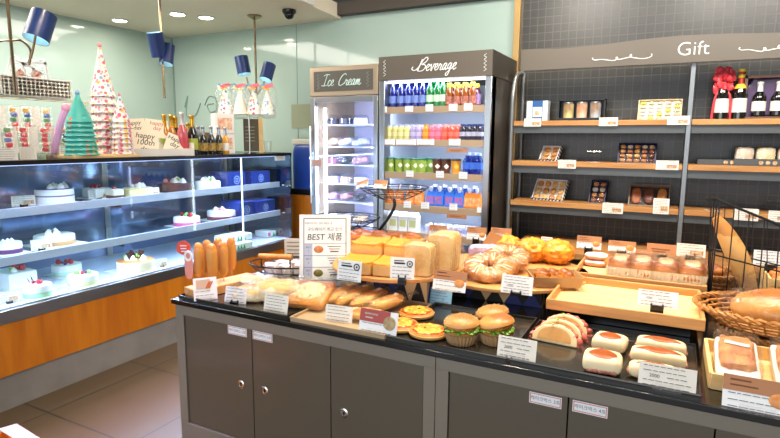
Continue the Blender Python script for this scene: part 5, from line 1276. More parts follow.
b.text('BEST 제품', .040, inkb, T0(.0, .236) @ Matrix([[1, .12, 0, 0], [0, 1, 0, 0], [0, 0, 1, 0], [0, 0, 0, 1]])); b.text('구드메이커 최고 인기', .019, inkb, T0(.0, .274)); b.text('특별하게 만든, 건강, 맛있는 빵', .0105, ink, T0(-.03, .303))
for k, y in enumerate((.178, .122, .066)):
    b.text('BEST', .012, ink, T0(-.079, y+.010)); b.text(str(k+1), .014, ink, T0(-.079, y-.008))
    for j in range(3): b.box((.045, y+.014-.012*j, .0018), (.065-.012*j, .0032 if j < 2 else .006, .0005), ink)
pc = [('print bread one', 'b9663a', 'd08a58'), ('print bread two', 'c98a50', 'e0b080'), ('print bread three', '8a3a20', '5a8a30')]
for (n_, c1, c2), (x, y) in zip(pc, ((-.030, .178), (.085, .112), (-.032, .064))): b.lathe([(.022, 0), (.02, .001)], mat(n_, c1, .5, col2=c2, vscale=60), 22, c=(x, y, .0012), sx=1.05, sy=.8)
b.build('printing', bst)

# ---- wire basket with a wooden handle
q = P(291, 271, ZC+.02); wbk = thing('wire_basket', 'black wire basket with a wooden handle behind the best seller sign', 'basket', (q.x, q.y, ZC+.001), YAW)
b = MB(); b.tube(ring(.20, .13, .062, 36), .0035, blackm, 6, closed=True); b.tube(ring(.17, .11, .03, 36), .002, blackm, 5, closed=True); b.tube(ring(.13, .08, .004, 30), .003, blackm, 5, closed=True)
for k in range(26): a = 2*PI*k/26; b.tube([(.20*math.cos(a), .13*math.sin(a), .062), (.17*math.cos(a), .11*math.sin(a), .03), (.13*math.cos(a), .08*math.sin(a), .004)], .0015, blackm, 4)
for k in range(7): b.tube([(-.10+.033*k, -.06, .004), (-.10+.033*k, .06, .004)], .0015, blackm, 4)
b.build('wire_bowl', wbk)
b = MB(); b.tube([(-.12, -.10, .062), (-.12, -.10, .115)], .003, blackm, 6); b.tube([(.02, -.125, .062), (.02, -.125, .115)], .003, blackm, 6); b.build('handle_bracket', wbk)
b = MB(); b.tube([(-.13, -.10, .115), (-.05, -.112, .115), (.03, -.125, .115)], .013, wood('handle wood', 'b06f28', 'cf8a38', (20, 20, 3)), 12); b.build('handle', wbk)
sw_m = mat('white sandwich', 'e6ddcc', .6, col2='d0c0a8', vscale=20)
for k, (dx, dy, rz) in enumerate(((-.09, -.02, .2), (-.02, -.04, -.3), (.05, -.02, .4), (-.05, .04, .1), (.02, .04, -.2))):
    v = wbk.location+Matrix.Rotation(YAW, 4, 'Z') @ Vector((dx, dy, .008)); t = thing('wrapped_sandwich', ['pale wrapped sandwich in the wire basket, beside the handle post', 'pale wrapped sandwich in the wire basket, under the handle', 'pale wrapped sandwich in the wire basket, next to the sign', 'pale wrapped sandwich in the wire basket, rear by the paper', 'pale wrapped sandwich in the wire basket, rear middle'][k], 'sandwich', v, rz)
    MB().hexa([(-.03, -.022, 0), (.03, -.022, 0), (.03, .022, 0), (-.03, .022, 0)], [(-.028, -.02, .05), (.028, -.02, .05), (.028, .02, .055), (-.028, .02, .055)], sw_m).build('bread', t, bevel=.004)
    MB().blob((0, 0, .03), (.068, .054, .066), wraps, e=.4, nz=.1, seg=14, rings=8, seed=k).build('wrapper', t)
q = P(278, 272); t = thing('paper_notice', 'beige printed paper standing behind the wire basket', 'notice', (q.x+.02, q.y+.16, ZC+.001), YAW)
b = MB(); b.box((0, 0, .075), (.165, .002, .15), mat('beige sheet', 'd9ccb8', .6)); b.build('sheet', t)
b = MB()
for k in range(5): b.box((-.01, -.0015, .13-k*.02), (.12, .001, .004), ink)
b.build('printing', t)

# ---- cloth covered risers and round boards
clothk, clothn, clotht = mat('cloth black', '1a1b1f', .8), mat('cloth navy', '28326e', .75), mat('cloth tan', 'cfae7c', .8)
def riser(label, x0, y0, x1, y1, z1, n):
    t = thing('cloth_riser', label, 'riser', ((x0+x1)/2, (y0+y1)/2, ZC+.0005)); w, d, h = (x1-x0)/2, (y1-y0)/2, z1-ZC
    b = MB(); cs = [clothk, clothn, clothk, clotht, clothk, clotht, clothn]; i = 0
    per = [(-w, d), (-w, -d), (w, -d), (w, d)]
    for s in range(4):
        A, B_ = Vector((*per[s], 0)), Vector((*per[(s+1) % 4], 0)); m = max(2, int(n*(B_-A).length/(2*w))); nr = Vector(((B_-A).y, -(B_-A).x, 0)).normalized()
        for k in range(m):
            a, c2, e_ = A.lerp(B_, k/m), A.lerp(B_, (k+1)/m), A.lerp(B_, (k+.5)/m); up = Vector((0, 0, h)); bulge = nr*.014
            b.add([a, c2, e_+up], [(0, 1, 2)], cs[i % 7]); i += 1
            f0, f1 = (e_+up), A.lerp(B_, min(1, (k+1.5)/m))+up
            if k == 0: b.add([a, e_+up, a+up], [(0, 1, 2)], cs[(i+3) % 7])
            b.add([c2, f1, f0], [(0, 1, 2)], cs[i % 7]); i += 1
    b.span((-w, -d, h-.004), (w, d, h), clothk); b.build('folded_cloth', t, smooth=False)
    return t
riser('black, navy and tan folded cloth stand under the toast board', -1.20, 1.93, -.83, 2.30, .852, 5)
riser('black, navy and tan folded cloth stand under the pastry board', -.80, 2.13, -.42, 2.68, .80, 5)
def board(label, c, r, z, th=.018):
    t = thing('round_board', label, 'board', (c[0], c[1], z-th)); MB().lathe([(r-.004, 0), (r, .004), (r, th-.004), (r-.004, th)], traywood, 56).build('plank', t); return t
board('round wooden board carrying the toast slabs', (-1.025, 2.065), .285, .872); board('larger round wooden board carrying the ring bread and yellow pastries', (-.635, 2.40), .36, .82)
Z1, Z2 = .8725, .8205
# toast slabs
slabside = crust('toast slab', 'dfb070', 'f2bc50', 'd8902a', .62, .90, 60, .35, .5, .8); U = Vector((math.cos(R(12)), math.sin(R(12)), 0)); V = Vector((-U.y, U.x, 0)); O2 = Vector((-1.0, 1.80, Z1))
for u, v, lab in ((-.083, .075, 'yellow puffy toast slab at the front, beside the sign'), (.063, .075, 'yellow puffy toast slab at the front, beside the sliced bread'), (-.083, .235, 'yellow puffy toast slab in the rear row beside the sign'), (.063, .235, 'yellow puffy toast slab in the rear row by the sliced bread')):
    t = thing('toast_slab', lab, 'bread', O2+U*u+V*v, R(12))
    def quilt(x, y, z): return (x, y, z+(.22*abs(math.sin(x*PI*1.5))*abs(math.sin(y*PI*1.5)) if z > .5 else 0))
    rear = v > .2; MB().blob((0, 0, .050 if rear else .027), (.142, .152, .098 if rear else .052), slabside, e=.14, ez=.16, seg=72, rings=36, fn=quilt).build('slab', t)
# sliced bread bags
slm = mat('sliced crumb', 'f0cc8c', .6, col2='dfae66', vscale=18); slc = mat('slice crust', 'c58a42', .5)
for q, n, h, lab in (((-.845, 1.91), 3, .125, 'bag of tall sliced bread leaning beside the toast slabs'), ((-.79, 2.0), 5, .155, 'larger bag of sliced bread behind the first one')):
    t = thing('sliced_bread_bag', lab, 'bread', (q[0], q[1], Z1), R(2))
    for k in range(n):
        b = MB(); b.M = Matrix.Translation((-.012+.0*k, .026*k-.03, 0)) @ Matrix.Rotation(-.1, 4, 'X'); b.prism([(-.052, .002), (.052, .002), (.054, h*.8), (.05, h*.93), (.035, h), (-.035, h), (-.05, h*.93), (-.054, h*.8)], .018, slm, RX90, -.018); o = b.build('bread_slice', t, bevel=.004)
    wrapped(t, (-.01, .026*n/2-.03, h/2), (.135, .026*n+.03, h+.02), e=.3, m=wraps)
# croissant row behind, on low tray
t = thing('rear_wood_tray', 'wooden tray holding small brown pastries behind the toast slabs', 'tray', (-1.40, 2.60, .82), R(8))
b = MB(); b.span((-.22, -.13, 0), (.22, .13, .012), traywood)
for s in (-1, 1): b.span((-.22, s*.13-.006, 0), (.22, s*.13+.006, .03), traywood); b.span((s*.22-.006, -.13, 0), (s*.22+.006, .13, .03), traywood)
b.build('tray', t)
riser('black cloth block under the rear wooden tray', -1.58, 2.48, -1.22, 2.68, .82, 3)
crm = crust('brown pastry', 'b0622a', 'c07434', '8a4a20', .2, .7, 30, .4, .35, .5)
for k in range(8):
    v = Vector((-1.40, 2.60, .833))+Matrix.Rotation(R(8), 4, 'Z') @ Vector((-.165+.047*k, -.05+.07*(k % 2), 0)); t = thing('small_croissant', 'small dark brown croissant in the row behind the toast slabs', 'pastry', v, R(5+14*(k % 3)), 'small croissants behind the toast slabs')
    MB().blob((0, 0, .03), (.13, .062, .075), crm, e=1, nz=.25, ns=4, seg=16, rings=10, seed=k).build('croissant', t)
# upper board goods
ringm = mat('ring bread', 'a35a20', .32, col2='cf9450', vscale=30, stretch=(1, 2.6, 1), bump=.8)
def ringbread(lab, c, rz, lean, r=.085, rr=.038):
    t = thing('ring_bread', lab, 'bread', c, rz); b = MB(); b.M = Matrix.Translation((0, 0, .03)) @ Matrix.Rotation(lean, 4, 'X')
    vs = []; fs = []; n1, n2 = 36, 14
    for i in range(n1):
        a = 2*PI*i/n1
        for j in range(n2):
            c2 = 2*PI*j/n2; q = rr*(1+.12*math.sin(a*7+c2)); vs.append(((r+q*math.cos(c2))*math.cos(a), (r+q*math.cos(c2))*math.sin(a), max(-.02, q*.62*math.sin(c2))+rr*.1))
    for i in range(n1):
        for j in range(n2): fs.append((i*n2+j, ((i+1) % n1)*n2+j, ((i+1) % n1)*n2+(j+1) % n2, i*n2+(j+1) % n2))
    b.add(vs, fs, ringm); b.build('bread_ring', t)
    b = MB(); b.M = Matrix.Translation((0, 0, .03)) @ Matrix.Rotation(lean, 4, 'X'); rg = random.Random(int(r*1000))
    for i in range(26):
        a = 2*PI*i/26+rg.uniform(-.1, .1); q0, q1 = r-rr*.7, r+rr*.75
        b.tube(smooth_path([(q0*math.cos(a), q0*math.sin(a), rr*.5), (r*math.cos(a+.15), r*math.sin(a+.15), rr*.74), (q1*math.cos(a+.25), q1*math.sin(a+.25), rr*.48)], 3), .0028, mat('white icing', 'f0e2c8', .4), 5)
    b.build('icing', t)
    b = MB(); b.M = Matrix.Translation((0, 0, .03)) @ Matrix.Rotation(lean, 4, 'X'); b.blob((0, 0, .006), ((r+rr)*2.12, (r+rr)*2.12, .07), wrap, e=.8, nz=.08, seg=30, rings=12); b.build('cellophane', t)
ringbread('big glazed ring bread in cellophane tilted at the board front', (-.655, 2.195, Z2+.012), .1, R(16), r=.066, rr=.046)
ringbread('second glazed ring bread standing behind the first', (-.63, 2.37, Z2+.025), .3, R(16), r=.06, rr=.042)
yb = mat('yellow cheese bun', 'f0a834', .4, col2='c4741e', vscale=34, bump=1)
for px, py, d, lab in ((508, 258, .145, 'craggy yellow bun behind the ring breads'), (532, 264, .165, 'large craggy yellow bun in the middle of the board'), (556, 266, .165, 'large craggy yellow bun next to the empty tray')):
    q = P(px, py-3, Z2); t = thing('yellow_bun', lab, 'bun', (q.x, q.y, Z2), px); MB().blob((0, 0, d*.33), (d, d*.9, d*.72), yb, nz=.16, ns=7, flat=.85, seg=44, rings=28, seed=px).build('bun', t)
bxm = mat('kraft tray', 'b08a5c', .7)
c = P(546, 287, Z2); t = thing('kraft_tray', 'folded kraft paper tray of small fried buns at the board front', 'paper tray', (c.x+.02, c.y+.06, Z2+.001), R(24))
b = MB()
for a, c2 in (((-.085, -.06, 0), (.085, .06, .003)),): b.span(a, c2, bxm)
for s in (-1, 1): b.hexa([(-.085, s*.06-.0015, 0), (.085, s*.06-.0015, 0), (.085, s*.06+.0015, 0), (-.085, s*.06+.0015, 0)], [(-.10, s*.07-.0015, .045), (.10, s*.07-.0015, .045), (.10, s*.07+.0015, .045), (-.10, s*.07+.0015, .045)], bxm)
for s in (-1, 1): b.hexa([(s*.085-.0015, -.06, 0), (s*.085+.0015, -.06, 0), (s*.085+.0015, .06, 0), (s*.085-.0015, .06, 0)], [(s*.10-.0015, -.07, .045), (s*.10+.0015, -.07, .045), (s*.10+.0015, .07, .045), (s*.10-.0015, .07, .045)], bxm)
b.build('paper_tray', t)
frm = crust('fried bun', 'b0641e', 'c97a28', '8a4a18', .1, .8, 26, .5, .35, .7); rg = random.Random(3)
for k in range(6):
    v = Vector((c.x+.02, c.y+.06, Z2+.005))+Matrix.Rotation(R(24), 4, 'Z') @ Vector((-.05+.05*(k % 3), -.028+.056*(k//3), 0))
    t = thing('fried_bun', 'small brown fried bun heaped in the kraft tray', 'bun', v, k, 'fried buns in the kraft tray'); MB().blob((0, 0, .028), (.055, .05, .055), frm, nz=.25, ns=5, seg=16, rings=10, seed=k).build('bun', t)
for k, (px, py) in enumerate(((500, 272), (512, 275), (517, 269))):
    v = P(px, py, Z2); t = thing('fried_bun', 'small brown fried bun loose on the board beside the ring bread', 'bun', (v.x, v.y, Z2), k, 'loose fried buns beside the ring bread'); MB().blob((0, 0, .024), (.06, .05, .05), frm, nz=.25, ns=5, flat=.9, seg=16, rings=10, seed=k+9).build('bun', t)
pur = mat('lilac packaging', 'a99ac9', .3, col2='d0c4e6', vscale=30)
for k, (px, py, lab) in enumerate(((418, 240, 'kraft and lilac wrapped pastry bag behind the toast slabs'), (476, 246, 'kraft and lilac wrapped pastry bag behind the ring bread'))):
    v = P(px, py, .83); z0_ = Z2 if k else .80
    v = Vector((-.80, 2.60, Z2)) if k else Vector((-1.08, 2.46, .80))
    t = thing('pastry_bag', lab, 'pastry bag', v, R(20))
    MB().blob((0, 0, .03), (.17, .10, .06), pur, e=.6, nz=.2, seg=20, rings=10, seed=k).build('printed_bag', t)
    b = MB(); b.hexa([(-.02, .03, .05), (.10, .03, .05), (.10, .05, .05), (-.02, .05, .05)], [(.02, .04, .12), (.08, .04, .10), (.08, .05, .10), (.02, .05, .12)], mat('kraft paper', 'a5713f', .6)); b.build('kraft_fold', t)
riser('dark cloth block carrying a wrapped pastry bag', -1.17, 2.40, -.99, 2.54, .80, 2)

# ---- tiered wire stand
base = at(352, 252, 'y', 2.50); wx = -1.62
tw_ = thing('tiered_wire_stand', 'black wire stand with two shallow bowls behind the toast', 'stand', (-1.52, 2.86, ZC+.001))
def LP(px, py, y=2.86): p = at(px, py, 'y', y); return p-tw_.location
def wirebowl(name, c, r, dep, n=6):
    b = MB()
    for k in range(n): f_ = k/(n-1); b.tube([tuple(Vector(c)+Vector(q)) for q in ring(r*(1-.62*f_**1.4), r*(1-.62*f_**1.4), -dep*f_, 32)], .0035 if k == 0 else .002, blackm, 5, closed=True)
    for k in range(10):
        a = 2*PI*k/10; b.tube([tuple(Vector(c)+Vector((r*(1-.62*f_**1.4)*math.cos(a), r*(1-.62*f_**1.4)*math.sin(a), -dep*f_))) for f_ in (0, .25, .5, .75, 1)], .002, blackm, 4)
    return b.build(name, tw_)
up = LP(394, 187); wirebowl('upper_bowl', up, .205, .07)
lo = LP(345, 217); wirebowl('lower_bowl', lo, .22, .07)
lo2 = LP(349, 232); wirebowl('bottom_bowl', lo2, .24, .06)
st0 = LP(362, 250); b = MB(); b.tube(smooth_path([tuple(up+Vector((0, 0, -.07))), tuple(LP(394, 208)), tuple(LP(384, 224)), tuple(LP(370, 240)), (st0.x, 0, 0)], 8), .010, blackm, 8); b.build('curved_stem', tw_)
b = MB(); b.tube([(lo.x, 0, 0), (lo.x, 0, lo.z-.07)], .008, blackm, 8); b.build('straight_stem', tw_)
b = MB(); b.tube([(q[0]+(st0.x+lo.x)/2, q[1], .006) for q in ring(.17, .09, 0, 28)], .006, blackm, 6, closed=True); b.build('foot_ring', tw_)
for s_, px, lab in ((0, 362, 'small brown header card tilted on the upper wire bowl edge'), (1, 388, 'small brown header card leaning flat on the wire bowl')):
    p = tw_.location+up+Vector((-.15 if s_ == 0 else -.03, -.12, .0)); card(lab, p, .085, .05, .0, style='brown', lean=40-15*s_, legs=False).rotation_euler = (0, -.35 if s_ == 0 else 0, 0)

# ---- ply trays
def plytray(label, x0, y0, x1, y1, z, h=.038):
    t = thing('wooden_tray', label, 'tray', ((x0+x1)/2, (y0+y1)/2, z)); w, d = (x1-x0)/2, (y1-y0)/2
    MB().span((-w+.008, -d+.008, .002), (w-.008, d-.008, .010), lightw).build('tray_base', t)
    b = MB()
    b.span((-w, -d, 0), (w, -d+.010, h), traywood); b.span((-w, d-.010, 0), (w, d, h), traywood); b.span((-w, -d+.01, 0), (-w+.010, d-.01, h), traywood); b.span((w-.010, -d+.01, 0), (w, d-.01, h), traywood)
    b.build('tray_sides', t, bevel=.002)
    return t
plytray('large empty light wooden tray in front of the pound cakes', -.367, 1.94, .132, 2.345, .80)
plytray('light wooden tray holding the paper cased pound cakes', -.345, 2.37, .155, 2.86, .81)
def blackriser(label, x0, y0, x1, y1, z1):
    t = thing('display_riser', label, 'riser', ((x0+x1)/2, (y0+y1)/2, ZC+.0005)); MB().span((-(x1-x0)/2, -(y1-y0)/2, 0), ((x1-x0)/2, (y1-y0)/2, z1-ZC-.001), blackp).build('block', t, bevel=.002)
blackriser('black block under the empty wooden tray', -.33, 2.04, .10, 2.30, .80); blackriser('black block under the pound cake tray', -.31, 2.45, .12, 2.80, .81)
# pound cakes
case = mat('pleated paper case', 'e9ddc0', .6, var=.1, vscale=6); pc_ = crust('pound cake', 'c98a40', 'b8702c', '8a4a20', .2, .7, 18, .5, .35, .4); ic = mat('sugar glaze', 'e2c49a', .3, col2='b87038', vscale=36)
for k, (px, py, lab) in enumerate(((618, 283, 'pound cake in a pleated paper case, end by the tray gap'), (640, 286, 'pound cake in a pleated paper case, second from the tray gap'), (664, 288, 'pound cake in a pleated paper case, third from the tray gap'), (691, 292, 'pound cake in a pleated paper case, last beside the black rack'))):
    q = P(px, py, .8205); x = q.x; y = 2.395; t = thing('pound_cake', lab, 'cake', (x, y, .8205), 0)
    w, l, h = .053, .14, .06; n = 16; b = MB(); vs = []
    for (z, g) in ((0, .86), (h, 1)):
        for i in range(4*n):
            s, k2 = divmod(i, n); f_ = k2/n; z_ = .0015*(-1)**i
            x_, y_ = [(-1+2*f_, -1), (1, -1+2*f_), (1-2*f_, 1), (-1, 1-2*f_)][s]; vs.append(((x_*w)*g+(z_ if s in (1, 3) else 0), l/2+(y_*l/2)*g+(z_ if s in (0, 2) else 0), z))
    m4 = 4*n; b.add(vs, [tuple(range(m4-1, -1, -1))]+[(i, (i+1) % m4, m4+(i+1) % m4, m4+i) for i in range(m4)], case); b.build('paper_case', t, smooth=False)
    MB().blob((0, l/2, h-.004), (.102, l*.98, .082), pc_, e=.6, nz=.08, seg=26, rings=14, seed=k).build('loaf', t)
    MB().blob((0, l/2, h+.024), (.066, l*.8, .036), ic, e=.7, nz=.15, seg=20, rings=10, seed=k).build('glaze', t)
    wrapped(t, (0, l/2, h*.98), (.114, l+.02, .12), seed=k, e=.5, m=wraps)
# items behind on the same tray and beyond
pinkp = crust('pink dusted pastry', 'b86a4a', 'd89a80', 'f0dcd0', .1, .7, 24, .6, .4, .5)
for k, (x, y, z, lab) in enumerate(((-.285, 2.66, .8205, 'flat pink dusted pastry, lower of the stacked pair'), (-.285, 2.67, .850, 'flat pink dusted pastry, upper of the stacked pair'))):
    t = thing('dusted_pastry', lab, 'pastry', (x, y, z), .1*k); MB().blob((0, 0, .015), (.105, .09, .03), pinkp, e=.7, nz=.1, seg=20, rings=10, seed=k).build('pastry', t)
orb = crust('orange crust', 'c8782a', 'e09434', 'b0601c', .1, .7, 40, .5, .4, .8)
for k, (x, y, z, d, lab) in enumerate(((-.19, 2.66, .8205, (.13, .09, .06), 'orange crusted bun behind the first pound cakes'), (-.02, 2.68, .8205, (.12, .09, .055), 'orange crusted bun behind the middle pound cakes'), (.09, 2.70, .8205, (.11, .09, .055), 'orange crusted bun behind the last pound cake'))):
    t = thing('crusted_bun', lab, 'bun', (x, y, z), k); MB().blob((0, 0, d[2]*.45), d, orb, nz=.1, flat=.9, seg=22, rings=12, seed=k).build('bun', t)
# grainy loaves in woven basket, beside the tray
wick = mat('wicker', 'c48a48', .55, col2='9a6228', vscale=60); wickd = mat('wicker dark', 'a8763c', .55, col2='7a4a20', vscale=60)
def basket(label, c, rx, ry, h, rz=0, m=wick, flare=1.25, rows_=7, npost=34):
    t = thing('wicker_basket', label, 'basket', c, rz); MB().lathe([(1, 0), (1, .006)], m, 32, sx=rx, sy=ry).build('basket_floor', t)
    b = MB(); n = 68
    for k in range(rows_):
        f_ = k/(rows_-1); s = 1+(flare-1)*f_; pts = []
        for i in range(n): a = 2*PI*i/n; w = 1+.016*(1 if (i//2+k) % 2 else -1); pts.append((rx*s*w*math.cos(a), ry*s*w*math.sin(a), .006+h*f_))
        b.tube(pts, h/rows_*.52, m, 5, closed=True)
    for i in range(npost): a = 2*PI*i/npost; b.tube([(rx*math.cos(a), ry*math.sin(a), .004), (rx*flare*math.cos(a), ry*flare*math.sin(a), h)], .003, m, 4)
    b.build('woven_wall', t)
    b = MB()
    for q in range(2):
        pts = []
        for i in range(90): a = 2*PI*i/90; w = .008*math.sin(a*22+q*PI); pts.append(((rx*flare+.004+w)*math.cos(a), (ry*flare+.004+w)*math.sin(a), h+.008+.006*math.cos(a*22+q*PI)))
        b.tube(pts, .006, m, 5, closed=True)
    b.build('braided_rim', t)
    return t
basket('woven basket of grainy loaves behind the last pound cake', (.205, 2.73, ZC+.001), .085, .11, .085, 0, wickd, 1.1)
grn = crust('grainy loaf', 'a86428', 'b87030', '7a4018', .1, .8, 60, .5, .6, 1)
for k, (dx, dy, dz, lab) in enumerate(((-.03, -.045, .01, 'grainy brown loaf at the front of the woven basket'), (.03, .02, .01, 'grainy brown loaf at the back of the woven basket'), (-.015, .01, .062, 'grainy brown loaf on top of the other two'))):
    t = thing('grainy_loaf', lab, 'bread', (.205+dx, 2.73+dy, ZC+.001+dz), .4+k); MB().blob((0, 0, .035), (.12, .075, .065), grn, nz=.08, flat=.9, seg=22, rings=12, seed=k).build('loaf', t)
# wooden crate with rolls
cr_ = thing('wooden_crate', 'light wooden crate of round rolls at the picture edge', 'crate', (.60, 2.80, ZC+.001), 0)
for z in (.0, .034, .068):
    b = MB()
    for s in (-1, 1): b.span((-.2, s*.12-.004, z), (.2, s*.12+.004, z+.03), lightw); b.span((s*.2-.004, -.12, z), (s*.2+.004, .12, z+.03), lightw)
    b.build('slat', cr_)
MB().span((-.2, -.12, 0), (.2, .12, .006), lightw).build('crate_floor', cr_)
rl = crust('smooth roll', 'c07030', 'c98040', 'a05a24', .1, .8, 14, .3, .3, .2)
for i in range(4):
    for j in range(2):
        t = thing('round_roll', 'smooth brown round roll in the wooden crate', 'roll', (.455+.094*i, 2.74+.105*j, ZC+.045), 0, 'round rolls in the wooden crate'); MB().blob((0, 0, .04), (.092, .095, .07), rl, seg=20, rings=12).build('roll', t)
for i in range(4):
    for j in range(2):
        t = thing('round_roll', 'round roll in the lower layer of the wooden crate', 'roll', (.455+.094*i, 2.74+.105*j, ZC+.009), 0, 'lower rolls in the wooden crate'); MB().blob((0, 0, .02), (.09, .09, .038), rl, seg=14, rings=8).build('roll', t)
# black wire rack and baguette
wr2 = thing('wire_bread_rack', 'tall slanted black wire rack holding a baguette', 'rack', (.33, 2.55, ZC+.001))
def RP(px, py, y): p = at(px, py, 'y', y); return tuple(p-wr2.location)
yf, yb2 = 2.47, 2.63
TL, TR = RP(720, 201, yf), RP(796, 232, yf); BLf, BRf = (RP(711, 288, yf)[0]-.0, yf-2.55, 0), (RP(792, 300, yf)[0], yf-2.55, 0)
TLb, TRb = (TL[0]-.02, yb2-2.55, TL[2]+.0), (TR[0]-.02, yb2-2.55, TR[2]); BLb, BRb = (BLf[0]-.0, yb2-2.55, 0), (BRf[0], yb2-2.55, 0)
b = MB(); b.tube([TL, TR, TRb, TLb], .0045, blackm, 6, closed=True); b.tube([BLf, BRf, BRb, BLb], .004, blackm, 6, closed=True)
mid = [tuple(Vector(a).lerp(Vector(c2), .5)) for a, c2 in ((BLf, TL), (BRf, TR), (BRb, TRb), (BLb, TLb))]; b.tube(mid, .003, blackm, 6, closed=True); b.build('frame', wr2)
b = MB()
for k in range(6):
    f_ = k/5; b.tube([tuple(Vector(BLf).lerp(Vector(BRf), f_)), tuple(Vector(TL).lerp(Vector(TR), f_))], .0024, blackm, 5); b.tube([tuple(Vector(BLb).lerp(Vector(BRb), f_)), tuple(Vector(TLb).lerp(Vector(TRb), f_))], .0018, blackm, 5)
for k in range(4): f_ = k/3; b.tube([tuple(Vector(BLf).lerp(Vector(BLb), f_)), tuple(Vector(TL).lerp(Vector(TLb), f_))], .003, blackm, 5); b.tube([tuple(Vector(BLf).lerp(Vector(BRf), f_)), tuple(Vector(BLb).lerp(Vector(BRb), f_))], .003, blackm, 5)
b.build('wire_bars', wr2)
bgm = crust('baguette crust', 'd8a05a', 'e0ac66', 'c08440', .0, 1.2, 10, .5, .5, .3); A_, B_ = at(716, 217, 'y', 2.55), at(752, 296, 'y', 2.55)
t = thing('baguette', 'long golden baguette leaning out of the black wire rack', 'baguette', tuple(B_))
n = 16; rs = [.040*math.sin(PI*min(1, max(.0, (k+.6)/(n+1.2))))**.45 for k in range(n+1)]
pts = [tuple(Vector((0, 0, 0)).lerp(A_-B_, k/n)+Vector((.012*math.sin(PI*k/n), 0, 0))) for k in range(n+1)]
MB().tube(pts, .04, bgm, 16, rs=rs).build('crust', t)
b = MB(); b.tube([pts[k] for k in range(0, 6)], .05, wraps, 12, rs=[.052]*6); b.build('plastic_sleeve', t)
# big basket with loaf
c = P(762, 312, .85); c = Vector((.34, 2.08, 0))
basket('dark woven basket under the golden loaf basket', (.35, 2.10, ZC+.001), .13, .11, .035, 0, wickd, 1.25, rows_=4)
basket('oval golden wicker basket with a big round loaf', (.35, 2.12, ZC+.055), .175, .13, .05, 0, wick, 1.36, rows_=5)
loafm = crust('big loaf', 'd9a050', 'c9822e', 'a8642a', .05, .8, 8, .3, .38, .2)
t = thing('round_loaf', 'large smooth golden loaf in clear film, in the wicker basket', 'bread', (.36, 2.11, ZC+.066), .1)
MB().blob((0, 0, .05), (.31, .21, .135), loafm, nz=.06, ns=3, flat=.85, seg=36, rings=20).build('loaf', t)
wrapped(t, (-.02, 0, .05), (.34, .22, .12), seed=4, e=.75)
# packs in wooden box at the corner
x0, y0 = .125, 1.60
t = thing('wooden_box', 'light wooden box holding two packs of topped bread', 'box', (.30, 1.775, ZC+.001))
b = MB(); b.span((-.165, -.145, 0), (.165, .145, .006), lightw)
for s in (-1, 1): b.span((-.165, s*.145-.005, 0), (.165, s*.145+.005, .045), lightw); b.span((s*.165-.005, -.145, 0), (s*.165+.005, .145, .045), lightw)
b.build('box', t, bevel=.0015)
tb_ = mat('topped bread', 'e0a868', .45, col2='b4664a', vscale=26, bump=1)
for k, (x, lab) in enumerate(((.205, 'clear pack of topped bread with white label, next to the tray of buns'), (.345, 'clear pack of topped bread with white label, at the picture edge'))):
    t = thing('bread_pack', lab, 'packed bread', (x, 1.785, ZC+.008), -.04); T = Matrix.Rotation(R(10), 4, 'X') @ Matrix.Translation((0, 0, .03))
    b = MB(); b.M = T; b.blob((0, 0, 0), (.108, .225, .026), mat('foam tray', 'ece6e2', .4), e=.2, flat=.9, seg=32, rings=8); b.build('foam_tray', t)
    b = MB(); b.M = T; b.blob((0, .012, .014), (.090, .175, .038), tb_, e=.45, nz=.15, ns=6, seg=32, rings=14, seed=k); b.build('bread', t)
    b = MB(); b.M = T; b.box((.0, .035, .036), (.062, .014, .002), paperw, rz=-.15, rx=.05); b.build('label', t)
    b = MB(); b.M = T; b.blob((0, 0, .012), (.118, .24, .062), wraps, e=.25, nz=.05, seg=32, rings=12, seed=k); b.build('film', t)

# ---- price cards on the island
def icard(lbl, x0, y0_, x1, y1, z=ZF, style='plain', rz=0, clip=None, lift=0, lean=14, **k):
    p = at((x0+x1)/2, y1, 'z', z+lift); s = scale_at(p)
    return card(lbl, (p.x, p.y, z), (x1-x0)*s/max(.6, math.cos(YAW-rz)), (y1-y0_)*s*1.02, rz, style=style, clip=clip, lift=lift, lean=lean, **k)
icard('acrylic card with a corn dog picture at the aisle corner', 196, 278, 216, 300, style='pic', rz=.95, lean=8)
icard('cream price card before the small flatbread, beside the corn dogs', 223, 287.5, 247, 303, clip='black', rz=.12)
icard('cream price card before the big flatbread', 262, 295, 288, 313, rz=.05)
icard('cream price card in front of the long pastries', 324, 306, 352, 322, rz=.1)
icard('red and white price card with pie picture at the pizza tray', 358, 311, 396, 333, style='red', lift=.008)
icard('white price card reading 2000 in front of the burgers', 498.5, 338.5, 533, 359, lift=.008, price='2000')
icard('large white price card reading 2000 before the long white buns', 643, 366.5, 689, 390, lift=.006, price='2000')
icard('brown and white card with pastry picture before the packed bread', 730, 380, 784, 412, z=ZC+.001, style='brown', lean=18)
icard('white card with a black ring logo hanging at the toast board edge', 336.5, 261, 361, 281, z=.875, style='ring', rz=.0, lift=.012, lean=8, hook=True)
icard('white card with a black ring logo in front of the toast slabs', 390, 258, 414, 279, z=.875, style='ring', rz=.25, clip='black', lift=.016, lean=8, hook=True)
icard('brown and white card with ring bread picture at the board edge', 433, 271, 464, 291, z=.835, style='brown', hook=True)
icard('pale blue acrylic card standing before the folded cloth', 426.5, 288.5, 450, 306, z=ZC+.001, style='blue', clip='black')
icard('white price card clipped before the fried buns', 502, 276, 530, 294, z=.823, style='white', clip='black', price='1000', hook=True)
icard('white price card on a black clip stuck in the empty wooden tray', 641, 291, 673, 307, z=.812, style='white', clip='black', lift=.022, price='1000')
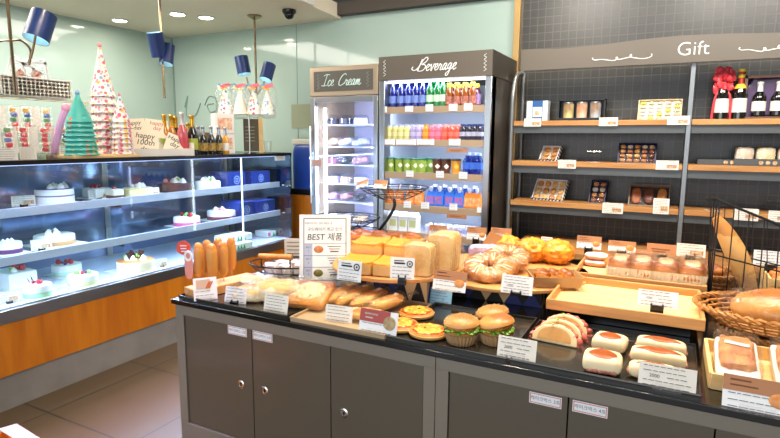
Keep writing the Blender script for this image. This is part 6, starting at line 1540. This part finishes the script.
for lbl, x0, y0_, x1, y1, z, st in (('small brown card behind the sliced bread, fridge side', 429, 225, 446, 238, .86, 'brown'), ('small brown card behind the lilac pastry bag', 467, 227, 485, 240, .85, 'brown'), ('small brown card behind the ring breads', 491, 228, 510, 240, .85, 'brown'),
    ('small white card among the yellow buns', 541, 237, 551, 249, .85, 'photo'), ('brown and white card standing behind the pink pastries', 578, 236, 599, 249, .83, 'brown'), ('brown and white card behind the first pound cakes', 610, 241, 633, 252, .83, 'brown'),
    ('brown wooden name board lying behind the pound cakes', 633, 250, 660, 260, .83, 'woody'), ('tilted brown name board between two price cards', 649, 244, 674, 256, .83, 'woody'),
    ('white card with a brown seal beside the gift shelf post', 679, 244, 702, 257, .84, 'photo'), ('white card standing over the crate of rolls', 757, 251, 784, 266, .87, 'white')):
    yy = {'.86': 2.72, '.85': 2.78}.get(('%.2f' % z)[1:], 2.84)
    p = at((x0+x1)/2, y1, 'y', yy); s = scale_at(p); base_z = max(ZC+.002, p.z-.06) if yy > 2.8 else p.z
    card(lbl, (p.x, p.y, ZC+.002), (x1-x0)*s*1.1, (y1-y0_)*s, 0, style=st, lean=8, clip='black', lift=p.z-ZC-.002)
# ---- crate corner at the bottom of the picture
c1, c2 = at(0, 432, 'z', .30), at(45, 440, 'z', .30)
t = thing('shopping_crate', 'orange wooden crate edge with a pale cloth, on the floor', 'crate', (-1.98, .88, 0), R(-6))
b = MB()
for a, c3 in (((-.30, .17, 0), (.30, .19, .26)), ((.28, -.2, 0), (.30, .19, .26)), ((-.30, -.2, 0), (-.28, .19, .26)), ((-.3, -.2, 0), (.3, -.18, .26)), ((-.3, -.2, 0), (.3, .19, .02))): b.span(a, c3, ow)
b.build('crate', t, bevel=.003)
b = MB(); b.hexa([(-.31, .15, .262), (.29, .165, .262), (.29, .215, .255), (-.31, .215, .255)], [(-.31, .15, .266), (.29, .165, .266), (.29, .215, .259), (-.31, .215, .259)], mat('pale cloth', 'a8917c', .7)); b.build('cloth_edge', t)
MB().box((.29, .19, .262), (.03, .03, .012), blackp).build('corner_clip', t)
